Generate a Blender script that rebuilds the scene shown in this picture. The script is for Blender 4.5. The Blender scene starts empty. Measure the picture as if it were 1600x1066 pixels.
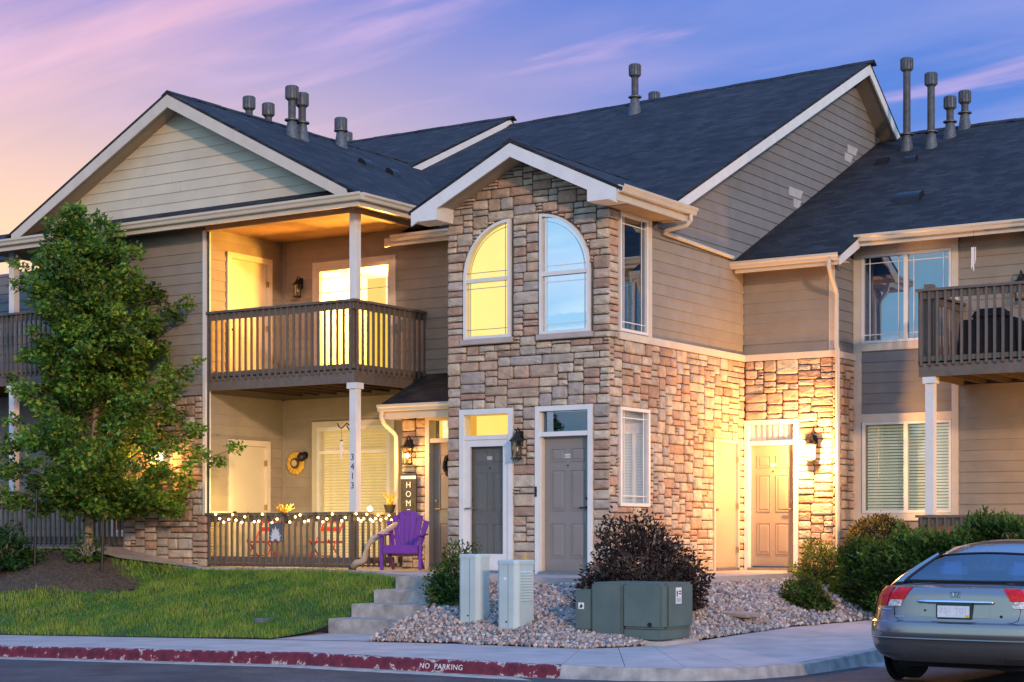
import bpy, bmesh, math, random
import numpy as np
from mathutils import Vector, Matrix
R_ = math.radians
random.seed(7); rng = np.random.default_rng(7)
S = bpy.context.scene
COL = S.collection

# ------------------------------------------------------------------ camera
CAM_LOC = (13.352, -23.052, 0.60); CAM_YAW = R_(33.2); FPX = 2750.0
cd = bpy.data.cameras.new("camera"); cam = bpy.data.objects.new("camera", cd); COL.objects.link(cam)
cam.location = CAM_LOC; cam.rotation_euler = (R_(90), 0, CAM_YAW)
cd.sensor_width = 36.0; cd.lens = 36.0 * FPX / 1600.0
cd.shift_y = (832.0 - 533.0) / 1600.0
cd.clip_start = 0.1; cd.clip_end = 2000.0
S.camera = cam

# ------------------------------------------------------------------ look
S.view_settings.view_transform = 'Standard'; S.view_settings.look = 'None'
S.view_settings.gamma = 1.0; S.view_settings.exposure = 0.22
S.view_settings.use_curve_mapping = False
S.cycles.use_denoising = True
S.cycles.max_bounces = 8; S.cycles.transparent_max_bounces = 12
S.cycles.sample_clamp_indirect = 6.0
S.cycles.caustics_reflective = False; S.cycles.caustics_refractive = False

# ------------------------------------------------------------------ sky (dusk: warm glow behind the left roof, blue elsewhere)
SUN_AZ = math.atan2(-0.62, 0.78)      # light comes from the right, a little in front of the facade
SUN_EL = R_(13.0)
W = bpy.data.worlds.new("World"); S.world = W; W.use_nodes = True
nt = W.node_tree; N = nt.nodes; L = nt.links
for n in list(N): N.remove(n)
def nd(t, **kw):
    n = N.new(t)
    for k, v in kw.items():
        if k.startswith('i_'): n.inputs[int(k[2:])].default_value = v
        else: setattr(n, k, v)
    return n
def mth(op, a, b=None, c=None, clamp=False):
    n = N.new('ShaderNodeMath'); n.operation = op; n.use_clamp = clamp
    for i, x in enumerate((a, b, c)):
        if x is None: continue
        if isinstance(x, (int, float)): n.inputs[i].default_value = x
        else: L.new(x, n.inputs[i])
    return n.outputs[0]
def sstep(x, lo, hi):
    n = N.new('ShaderNodeMapRange'); n.interpolation_type = 'SMOOTHSTEP'
    L.new(x, n.inputs[0]); n.inputs[1].default_value = lo; n.inputs[2].default_value = hi
    return n.outputs[0]
def cmix(f, a, b, mode='MIX'):
    n = N.new('ShaderNodeMix'); n.data_type = 'RGBA'; n.blend_type = mode
    if isinstance(f, (int, float)): n.inputs[0].default_value = f
    else: L.new(f, n.inputs[0])
    for i, x in ((6, a), (7, b)):
        if isinstance(x, tuple): n.inputs[i].default_value = x + (1,)
        else: L.new(x, n.inputs[i])
    return n.outputs[2]
def dotv(v, d):
    n = N.new('ShaderNodeVectorMath'); n.operation = 'DOT_PRODUCT'
    L.new(v, n.inputs[0]); n.inputs[1].default_value = d
    return n.outputs['Value']
tc = nd('ShaderNodeTexCoord'); dirv = tc.outputs['Generated']
sep = nd('ShaderNodeSeparateXYZ'); L.new(dirv, sep.inputs[0])
sx, sy, sz = sep.outputs
glow_az = CAM_YAW + R_(90) + R_(24)
g = dotv(dirv, (math.cos(glow_az), math.sin(glow_az), 0.0))
warm = sstep(g, 0.80, 0.99)                                   # 1 towards the afterglow
low = mth('SUBTRACT', 1.0, sstep(sz, 0.13, 0.31))             # 1 at the horizon
base_cool = cmix(sstep(sz, 0.0, 0.30), (0.11, 0.22, 0.62), (0.04, 0.135, 0.53))
back = sstep(mth('MULTIPLY', g, -1.0), -0.50, 0.20)             # the bright blue sky the arched window mirrors
base_cool = cmix(back, base_cool, (0.44, 0.80, 1.06))
base_cool = cmix(sstep(sz, 0.28, 0.80), base_cool, (0.20, 0.50, 1.28))
base_warm = cmix(low, (0.26, 0.21, 0.52), (0.98, 0.58, 0.30))
base_warm = cmix(sstep(sz, 0.28, 0.80), base_warm, (0.22, 0.50, 1.26))
base = cmix(warm, base_cool, base_warm)
# thin cloud streaks on a high flat layer
den = mth('ADD', mth('MAXIMUM', sz, 0.0), 0.16)
comb = nd('ShaderNodeCombineXYZ')
L.new(mth('DIVIDE', sx, den), comb.inputs[0]); L.new(mth('DIVIDE', sy, den), comb.inputs[1])
mp = nd('ShaderNodeMapping'); mp.inputs['Rotation'].default_value = (0, 0, R_(-24)); mp.inputs['Scale'].default_value = (0.42, 1.5, 1)
L.new(comb.outputs[0], mp.inputs[0])
nz = nd('ShaderNodeTexNoise'); nz.inputs['Scale'].default_value = 1.15; nz.inputs['Detail'].default_value = 6; nz.inputs['Roughness'].default_value = 0.52; nz.inputs['Distortion'].default_value = 0.6
L.new(mp.outputs[0], nz.inputs['Vector'])
cl = sstep(nz.outputs[0], 0.45, 0.66)
nz2 = nd('ShaderNodeTexNoise'); nz2.inputs['Scale'].default_value = 3.4; nz2.inputs['Detail'].default_value = 5; nz2.inputs['Distortion'].default_value = 0.9
L.new(mp.outputs[0], nz2.inputs['Vector'])
cl2 = sstep(nz2.outputs[0], 0.50, 0.72)
cloud_col = cmix(warm, (0.20, 0.24, 0.60), (0.88, 0.44, 0.50))
cloud_col = cmix(back, cloud_col, (0.70, 0.90, 1.10))
cloud_col = cmix(mth('MULTIPLY', low, warm), cloud_col, (1.05, 0.62, 0.46))
fade = mth('MULTIPLY', sstep(sz, -0.02, 0.06), mth('SUBTRACT', 1.0, sstep(sz, 0.34, 0.62)))
cloudf = mth('MULTIPLY', mth('MULTIPLY', cl, 0.85), fade)
base = cmix(cloudf, base, cloud_col)
front = sstep(g, -0.15, 0.6)
white_cl = cmix(front, (0.85, 1.0, 1.15), (0.78, 0.46, 0.66))
base = cmix(mth('MULTIPLY', mth('MULTIPLY', cl2, mth('ADD', 0.45, mth('MULTIPLY', back, 0.4))), fade), base, white_cl)
ground_mix = sstep(sz, -0.06, 0.0)
base = cmix(ground_mix, (0.12, 0.12, 0.14), base)
bg1 = nd('ShaderNodeBackground'); L.new(base, bg1.inputs[0]); bg1.inputs[1].default_value = 1.0
sky = nd('ShaderNodeTexSky'); sky.sky_type = 'NISHITA'; sky.sun_disc = False
sky.sun_elevation = SUN_EL; sky.sun_rotation = math.pi / 2 - SUN_AZ
bg2 = nd('ShaderNodeBackground'); L.new(sky.outputs[0], bg2.inputs[0]); bg2.inputs[1].default_value = 0.02
ad = nd('ShaderNodeAddShader'); L.new(bg1.outputs[0], ad.inputs[0]); L.new(bg2.outputs[0], ad.inputs[1])
wo = nd('ShaderNodeOutputWorld'); L.new(ad.outputs[0], wo.inputs[0])

sl = bpy.data.lights.new("sun", 'SUN'); so = bpy.data.objects.new("sun", sl); COL.objects.link(so)
sl.energy = 1.5; sl.angle = R_(3.0); sl.color = (1.0, 0.62, 0.40)  # warm light standing in for low lamps out of view at right
sd = Vector((math.cos(SUN_AZ) * math.cos(SUN_EL), math.sin(SUN_AZ) * math.cos(SUN_EL), math.sin(SUN_EL)))
so.rotation_euler = sd.to_track_quat('Z', 'Y').to_euler(); so.location = (30, -20, 12)

# ------------------------------------------------------------------ materials
MATS = {}
def mat(name, col, rough=0.75, metal=0.0, noise=None, bump=0.0, bscale=40.0, spec=0.4, coat=0.0, attr=None, emis=None, estr=0.0, vary=0.0):
    """principled; noise=(scale, amount) brightens/darkens the colour, bump = fine relief, attr = colour attribute, vary = per-object change"""
    m = bpy.data.materials.new(name); m.use_nodes = True; t = m.node_tree; b = t.nodes['Principled BSDF']
    b.inputs['Base Color'].default_value = (*col, 1); b.inputs['Roughness'].default_value = rough
    b.inputs['Metallic'].default_value = metal; b.inputs['Specular IOR Level'].default_value = spec
    if coat: b.inputs['Coat Weight'].default_value = coat; b.inputs['Coat Roughness'].default_value = 0.05
    if emis: b.inputs['Emission Color'].default_value = (*emis, 1); b.inputs['Emission Strength'].default_value = estr
    tcn = t.nodes.new('ShaderNodeTexCoord')
    src = None
    if attr:
        a = t.nodes.new('ShaderNodeAttribute'); a.attribute_name = attr; src = a.outputs['Color']
    if noise:
        n = t.nodes.new('ShaderNodeTexNoise'); n.inputs['Scale'].default_value = noise[0]; n.inputs['Detail'].default_value = 5
        t.links.new(tcn.outputs['Object'], n.inputs['Vector'])
        mr = t.nodes.new('ShaderNodeMapRange'); mr.inputs[1].default_value = 0.3; mr.inputs[2].default_value = 0.7
        mr.inputs[3].default_value = 1 - noise[1]; mr.inputs[4].default_value = 1 + noise[1]
        t.links.new(n.outputs[0], mr.inputs[0])
        mx = t.nodes.new('ShaderNodeMix'); mx.data_type = 'RGBA'; mx.blend_type = 'MULTIPLY'; mx.inputs[0].default_value = 1
        if src: t.links.new(src, mx.inputs[6])
        else: mx.inputs[6].default_value = (*col, 1)
        t.links.new(mr.outputs[0], mx.inputs[7]); src = mx.outputs[2]
    if vary:
        oi = t.nodes.new('ShaderNodeObjectInfo'); mr = t.nodes.new('ShaderNodeMapRange')
        mr.inputs[3].default_value = 1 - vary; mr.inputs[4].default_value = 1 + vary
        t.links.new(oi.outputs['Random'], mr.inputs[0])
        mx = t.nodes.new('ShaderNodeMix'); mx.data_type = 'RGBA'; mx.blend_type = 'MULTIPLY'; mx.inputs[0].default_value = 1
        if src: t.links.new(src, mx.inputs[6])
        else: mx.inputs[6].default_value = (*col, 1)
        t.links.new(mr.outputs[0], mx.inputs[7]); src = mx.outputs[2]
    if src: t.links.new(src, b.inputs['Base Color'])
    if bump:
        n = t.nodes.new('ShaderNodeTexNoise'); n.inputs['Scale'].default_value = bscale; n.inputs['Detail'].default_value = 6
        t.links.new(tcn.outputs['Object'], n.inputs['Vector'])
        bp = t.nodes.new('ShaderNodeBump'); bp.inputs['Strength'].default_value = min(1, bump); bp.inputs['Distance'].default_value = 0.02
        t.links.new(n.outputs[0], bp.inputs['Height']); t.links.new(bp.outputs[0], b.inputs['Normal'])
    MATS[name] = m; return m
def glass(name, refl, tint=(0.9, 0.95, 1.0), rough=0.0, wavy=0.0):
    m = bpy.data.materials.new(name); m.use_nodes = True; t = m.node_tree
    for n in list(t.nodes): t.nodes.remove(n)
    o = t.nodes.new('ShaderNodeOutputMaterial'); mx = t.nodes.new('ShaderNodeMixShader')
    tr = t.nodes.new('ShaderNodeBsdfTransparent'); tr.inputs[0].default_value = (*tint, 1)
    gl = t.nodes.new('ShaderNodeBsdfGlossy'); gl.inputs['Roughness'].default_value = rough
    gl.inputs[0].default_value = (0.95, 0.98, 1, 1)
    lw = t.nodes.new('ShaderNodeLayerWeight'); lw.inputs[0].default_value = 0.25
    mr = t.nodes.new('ShaderNodeMapRange'); mr.inputs[3].default_value = refl; mr.inputs[4].default_value = min(1.0, refl + 0.4)
    t.links.new(lw.outputs['Fresnel'], mr.inputs[0]); t.links.new(mr.outputs[0], mx.inputs[0])
    t.links.new(tr.outputs[0], mx.inputs[1]); t.links.new(gl.outputs[0], mx.inputs[2]); t.links.new(mx.outputs[0], o.inputs[0])
    if wavy:
        tcn = t.nodes.new('ShaderNodeTexCoord'); n = t.nodes.new('ShaderNodeTexNoise'); n.inputs['Scale'].default_value = 1.6
        t.links.new(tcn.outputs['Object'], n.inputs['Vector']); bp = t.nodes.new('ShaderNodeBump'); bp.inputs['Strength'].default_value = wavy
        bp.inputs['Distance'].default_value = 0.05
        t.links.new(n.outputs[0], bp.inputs['Height']); t.links.new(bp.outputs[0], gl.inputs['Normal'])
    MATS[name] = m; return m
def emit(name, col, s, noise=None):
    m = bpy.data.materials.new(name); m.use_nodes = True; t = m.node_tree
    for n in list(t.nodes): t.nodes.remove(n)
    o = t.nodes.new('ShaderNodeOutputMaterial'); e = t.nodes.new('ShaderNodeEmission')
    e.inputs[0].default_value = (*col, 1); e.inputs[1].default_value = s; t.links.new(e.outputs[0], o.inputs[0])
    if noise:
        tcn = t.nodes.new('ShaderNodeTexCoord'); n = t.nodes.new('ShaderNodeTexNoise'); n.inputs['Scale'].default_value = noise[0]
        t.links.new(tcn.outputs['Object'], n.inputs['Vector']); mr = t.nodes.new('ShaderNodeMapRange')
        mr.inputs[3].default_value = s * (1 - noise[1]); mr.inputs[4].default_value = s * (1 + noise[1])
        t.links.new(n.outputs[0], mr.inputs[0]); t.links.new(mr.outputs[0], e.inputs[1])
    MATS[name] = m; return m

mat('siding_taupe', (0.30, 0.255, 0.205), 0.7, noise=(3, 0.08), bump=0.15, bscale=60, vary=0.05)
mat('siding_grey', (0.225, 0.21, 0.20), 0.7, noise=(3, 0.08), bump=0.15, bscale=60, vary=0.05)
mat('siding_cream', (0.62, 0.55, 0.42), 0.7, noise=(2, 0.07), bump=0.12, bscale=60, vary=0.04)
mat('primer_patch', (0.50, 0.47, 0.44), 0.75, noise=(4, 0.1))
mat('trim', (0.66, 0.57, 0.46), 0.55, noise=(4, 0.06), bump=0.05)
mat('trim_white', (0.78, 0.75, 0.71), 0.5, noise=(5, 0.05))
mat('gutter', (0.68, 0.58, 0.45), 0.35, noise=(3, 0.05), spec=0.5)
mat('soffit', (0.40, 0.31, 0.21), 0.8, noise=(3, 0.08))
mat('ceiling', (0.34, 0.21, 0.11), 0.8, noise=(3, 0.1))
mat('deck_wood', (0.15, 0.117, 0.092), 0.65, noise=(9, 0.16), bump=0.2, bscale=70, vary=0.12)
mat('deck_shaded', (0.05, 0.033, 0.024), 0.8, noise=(6, 0.2))  # deck wood darkened: shade under the balcony put into the colour
mat('backing', (0.12, 0.10, 0.085), 0.9)
mat('mortar', (0.12, 0.094, 0.074), 0.95, noise=(12, 0.25), bump=0.4, bscale=90)
mat('door_grey', (0.26, 0.235, 0.215), 0.45, noise=(2, 0.05))
mat('door_tan', (0.34, 0.27, 0.21), 0.45, noise=(2, 0.05))
mat('door_cream', (0.60, 0.53, 0.41), 0.5, noise=(2, 0.05))
mat('door_storage', (0.42, 0.36, 0.27), 0.55, noise=(2, 0.08))
mat('black_metal', (0.022, 0.02, 0.02), 0.4, metal=0.3, noise=(15, 0.2))
mat('brass', (0.62, 0.44, 0.16), 0.25, metal=1.0)
mat('steel', (0.42, 0.40, 0.38), 0.35, metal=1.0, noise=(10, 0.12))
mat('vent_metal', (0.085, 0.085, 0.095), 0.6, metal=0.2, noise=(12, 0.3))
mat('vent_cap', (0.11, 0.12, 0.135), 0.5, metal=0.3, noise=(20, 0.35))
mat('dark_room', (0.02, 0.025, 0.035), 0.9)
mat('blind', (0.80, 0.75, 0.56), 0.6, noise=(2, 0.08))
mat('blind_lit', (0.80, 0.70, 0.48), 0.6, noise=(2, 0.08), emis=(1.0, 0.58, 0.16), estr=0.34)  # light of the room behind put into the slats as glow
mat('blind_lit_dim', (0.78, 0.76, 0.58), 0.6, noise=(2, 0.08), emis=(0.9, 0.78, 0.36), estr=0.16)  # weaker room light, also put into the slats as glow
mat('blind_gap', (0.20, 0.17, 0.10), 0.8)
mat('blind_white', (0.78, 0.76, 0.74), 0.6)
mat('curtain', (0.62, 0.66, 0.72), 0.9, noise=(4, 0.1))
mat('concrete', (0.47, 0.40, 0.36), 0.85, noise=(2.2, 0.16), bump=0.25, bscale=50)
mat('concrete_old', (0.36, 0.33, 0.29), 0.9, noise=(6, 0.32), bump=0.35, bscale=35)
mat('purple', (0.16, 0.028, 0.30), 0.4, noise=(4, 0.1), vary=0.06)
mat('beige_plastic', (0.50, 0.38, 0.26), 0.45, noise=(5, 0.1))
mat('red_metal', (0.40, 0.02, 0.015), 0.4)
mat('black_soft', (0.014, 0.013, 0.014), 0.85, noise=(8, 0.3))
mat('utility_light', (0.47, 0.56, 0.54), 0.5, noise=(3, 0.08), bump=0.05)
mat('utility_dark', (0.105, 0.145, 0.13), 0.5, noise=(3, 0.12), bump=0.06, bscale=20)
mat('label_white', (0.80, 0.78, 0.76), 0.5)
mat('ink', (0.02, 0.02, 0.025), 0.6)
mat('paint_white', (0.75, 0.73, 0.70), 0.7)
mat('sign_board', (0.045, 0.040, 0.038), 0.75, noise=(20, 0.4))
mat('slate', (0.12, 0.13, 0.15), 0.7, noise=(8, 0.2))
mat('yellow_flower', (0.62, 0.36, 0.04), 0.7, noise=(20, 0.2))
mat('brown', (0.10, 0.05, 0.02), 0.8)
mat('yellow_flag', (0.80, 0.52, 0.02), 0.6)
mat('bark', (0.30, 0.22, 0.15), 0.9, noise=(14, 0.35), bump=0.7, bscale=30)
mat('limb_bark', (0.13, 0.095, 0.065), 0.9, noise=(14, 0.3))
mat('twig', (0.36, 0.29, 0.26), 0.85, noise=(10, 0.2))
mat('leaf', (1, 1, 1), 0.55, attr='Col', spec=0.3)
mat('pebble', (1, 1, 1), 0.8, attr='Col', noise=(60, 0.12))
mat('grass_blade', (1, 1, 1), 0.6, attr='Col', spec=0.25)
mat('lawn_soil', (0.05, 0.09, 0.02), 0.95, noise=(3, 0.4), bump=0.5, bscale=30)
mat('mulch', (0.10, 0.065, 0.04), 0.95, noise=(18, 0.5), bump=1.0, bscale=45)
mat('gravel_base', (0.22, 0.18, 0.155), 0.95, noise=(40, 0.5), bump=1.0, bscale=60)
mat('rubber', (0.012, 0.012, 0.012), 0.8, noise=(40, 0.3), bump=0.3, bscale=60)
mat('car_paint', (0.30, 0.27, 0.245), 0.25, metal=0.85, coat=1.0, spec=0.5)
mat('car_under', (0.012, 0.012, 0.014), 0.8)
mat('lamp_red', (0.62, 0.008, 0.010), 0.22, spec=0.35, noise=(30, 0.3))
mat('lamp_clear', (0.55, 0.53, 0.52), 0.2, noise=(45, 0.7))
mat('chrome', (0.75, 0.77, 0.80), 0.12, metal=1.0)
mat('headrest', (0.46, 0.48, 0.50), 0.8)
mat('plate_green', (0.02, 0.055, 0.06), 0.4)
mat('plate_marks', (0.52, 0.57, 0.66), 0.5)
mat('plate_face', (0.70, 0.74, 0.80), 0.4, noise=(25, 0.08))
mat('tile', (0.34, 0.27, 0.22), 0.85, noise=(8, 0.2))
glass('glass_tint', 0.10, (0.55, 0.7, 0.85), wavy=0.012)
glass('glass_dark', 0.19, (0.55, 0.7, 0.85), wavy=0.012)
glass('glass_sky', 0.66, (0.5, 0.75, 0.95), wavy=0.012)
glass('glass_storm', 0.05, (1.0, 1.0, 1.0), wavy=0.01)
glass('glass_lit', 0.05, (1, 0.97, 0.9))
glass('glass_soft', 0.045, (0.9, 0.95, 1.0), wavy=0.01)
glass('glass_car', 0.16, (0.30, 0.50, 0.85))
glass('glass_lamp', 0.08, (1, 0.93, 0.8))
emit('lit_yellow', (1.0, 0.72, 0.19), 1.22, (1.2, 0.10))
emit('lit_yellow2', (1.0, 0.66, 0.09), 1.0, (2.0, 0.12))
emit('lit_pale', (1.0, 0.86, 0.50), 1.1)
emit('lit_orange', (1.0, 0.50, 0.09), 0.8)
emit('bulb', (1.0, 0.72, 0.32), 16.0)
emit('lamp_glow', (1.0, 0.72, 0.36), 3.5)
emit('bulb_hot', (1.0, 0.72, 0.36), 40.0)
emit('bulb_string', (1.0, 0.66, 0.20), 14.0)
STONES = []
for i, c in enumerate([(0.46, 0.335, 0.235), (0.54, 0.415, 0.295), (0.43, 0.365, 0.31), (0.47, 0.295, 0.21), (0.54, 0.44, 0.335),
                       (0.40, 0.325, 0.265), (0.51, 0.345, 0.24), (0.47, 0.385, 0.305), (0.55, 0.44, 0.325), (0.41, 0.265, 0.19)]):
    m_ = mat('stone_%d' % i, c, 0.9, noise=(7, 0.22), bump=0.6, bscale=26, vary=0.10); STONES.append('stone_%d' % i)

def shingle(name, axis):
    m = mat(name, (0.03, 0.033, 0.042), 0.85, spec=0.35); t = m.node_tree; b = t.nodes['Principled BSDF']
    tcn = t.nodes.new('ShaderNodeTexCoord'); sp = t.nodes.new('ShaderNodeSeparateXYZ'); t.links.new(tcn.outputs['Object'], sp.inputs[0])
    cb = t.nodes.new('ShaderNodeCombineXYZ')
    t.links.new(sp.outputs[0 if axis == 'x' else 1], cb.inputs[0]); t.links.new(sp.outputs[2], cb.inputs[1])
    br = t.nodes.new('ShaderNodeTexBrick'); t.links.new(cb.outputs[0], br.inputs['Vector'])
    br.inputs['Scale'].default_value = 1.0; br.inputs['Brick Width'].default_value = 0.22; br.inputs['Row Height'].default_value = 0.062
    br.inputs['Mortar Size'].default_value = 0.004; br.inputs['Bias'].default_value = 0.0; br.offset = 0.43
    br.inputs['Color1'].default_value = (0.014, 0.0145, 0.016, 1); br.inputs['Color2'].default_value = (0.038, 0.037, 0.038, 1); br.inputs['Mortar'].default_value = (0.008, 0.008, 0.010, 1)
    nz_ = t.nodes.new('ShaderNodeTexNoise'); nz_.inputs['Scale'].default_value = 2.2; nz_.inputs['Detail'].default_value = 8; t.links.new(tcn.outputs['Object'], nz_.inputs['Vector'])
    mr = t.nodes.new('ShaderNodeMapRange'); mr.inputs[1].default_value = .3; mr.inputs[2].default_value = .7; mr.inputs[3].default_value = 0.6; mr.inputs[4].default_value = 1.4
    t.links.new(nz_.outputs[0], mr.inputs[0])
    mx = t.nodes.new('ShaderNodeMix'); mx.data_type = 'RGBA'; mx.blend_type = 'MULTIPLY'; mx.inputs[0].default_value = 1
    t.links.new(br.outputs[0], mx.inputs[6]); t.links.new(mr.outputs[0], mx.inputs[7]); t.links.new(mx.outputs[2], b.inputs['Base Color'])
    bp = t.nodes.new('ShaderNodeBump'); bp.inputs['Strength'].default_value = 0.8; bp.inputs['Distance'].default_value = 0.02
    t.links.new(br.outputs[0], bp.inputs['Height']); t.links.new(bp.outputs[0], b.inputs['Normal'])
shingle('shingle_x', 'x'); shingle('shingle_y', 'y')

def asphalt():
    m = mat('asphalt', (0.05, 0.05, 0.055), 0.85); t = m.node_tree; b = t.nodes['Principled BSDF']
    tcn = t.nodes.new('ShaderNodeTexCoord')
    v = t.nodes.new('ShaderNodeTexNoise'); v.inputs['Scale'].default_value = 90; v.inputs['Detail'].default_value = 3; t.links.new(tcn.outputs['Object'], v.inputs['Vector'])
    cr = t.nodes.new('ShaderNodeValToRGB'); cr.color_ramp.elements[0].position = .35; cr.color_ramp.elements[1].position = .75
    cr.color_ramp.elements[0].color = (0.028, 0.029, 0.034, 1); cr.color_ramp.elements[1].color = (0.11, 0.105, 0.105, 1)
    t.links.new(v.outputs[0], cr.inputs[0])
    v2 = t.nodes.new('ShaderNodeTexNoise'); v2.inputs['Scale'].default_value = 1.3; v2.inputs['Detail'].default_value = 7; v2.inputs['Roughness'].default_value = .65; t.links.new(tcn.outputs['Object'], v2.inputs['Vector'])
    mr = t.nodes.new('ShaderNodeMapRange'); mr.inputs[1].default_value = .35; mr.inputs[2].default_value = .65; mr.inputs[3].default_value = .6; mr.inputs[4].default_value = 1.45; t.links.new(v2.outputs[0], mr.inputs[0])
    mx = t.nodes.new('ShaderNodeMix'); mx.data_type = 'RGBA'; mx.blend_type = 'MULTIPLY'; mx.inputs[0].default_value = 1; t.links.new(cr.outputs[0], mx.inputs[6]); t.links.new(mr.outputs[0], mx.inputs[7]); t.links.new(mx.outputs[2], b.inputs['Base Color'])
    bp = t.nodes.new('ShaderNodeBump'); bp.inputs['Strength'].default_value = .5; bp.inputs['Distance'].default_value = .01
    t.links.new(v.outputs[0], bp.inputs['Height']); t.links.new(bp.outputs[0], b.inputs['Normal'])
asphalt()
def kerb_paint():
    # worn red paint over grey concrete, chipped mostly along the upper edge
    m = mat('kerb_red', (0.24, 0.02, 0.03), 0.6); t = m.node_tree; b = t.nodes['Principled BSDF']
    tcn = t.nodes.new('ShaderNodeTexCoord')
    n = t.nodes.new('ShaderNodeTexNoise'); n.inputs['Scale'].default_value = 7; n.inputs['Detail'].default_value = 9; n.inputs['Roughness'].default_value = .65
    t.links.new(tcn.outputs['Object'], n.inputs['Vector'])
    uvn = t.nodes.new('ShaderNodeUVMap'); uvn.uv_map = 'UVMap'
    sp = t.nodes.new('ShaderNodeSeparateXYZ'); t.links.new(uvn.outputs[0], sp.inputs[0])
    up = t.nodes.new('ShaderNodeMapRange'); up.inputs[1].default_value = .55; up.inputs[2].default_value = 1.0; up.inputs[3].default_value = -.03; up.inputs[4].default_value = .13
    t.links.new(sp.outputs[1], up.inputs[0])
    lo = t.nodes.new('ShaderNodeMapRange'); lo.inputs[1].default_value = 0.0; lo.inputs[2].default_value = .3; lo.inputs[3].default_value = .06; lo.inputs[4].default_value = 0
    t.links.new(sp.outputs[1], lo.inputs[0])
    a1 = t.nodes.new('ShaderNodeMath'); a1.operation = 'ADD'; t.links.new(n.outputs[0], a1.inputs[0]); t.links.new(up.outputs[0], a1.inputs[1])
    a2 = t.nodes.new('ShaderNodeMath'); a2.operation = 'ADD'; t.links.new(a1.outputs[0], a2.inputs[0]); t.links.new(lo.outputs[0], a2.inputs[1])
    cr = t.nodes.new('ShaderNodeValToRGB'); cr.color_ramp.interpolation = 'LINEAR'
    e = cr.color_ramp.elements; e[0].position = .575; e[0].color = (0.20, 0.020, 0.032, 1); e[1].position = .585; e[1].color = (0.50, 0.46, 0.43, 1)
    e2 = e.new(.625); e2.color = (0.46, 0.41, 0.38, 1); e4 = e.new(.635); e4.color = (0.10, 0.075, 0.085, 1); e3 = e.new(.36); e3.color = (0.085, 0.010, 0.022, 1)
    t.links.new(a2.outputs[0], cr.inputs[0]); t.links.new(cr.outputs[0], b.inputs['Base Color'])
kerb_paint()

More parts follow.
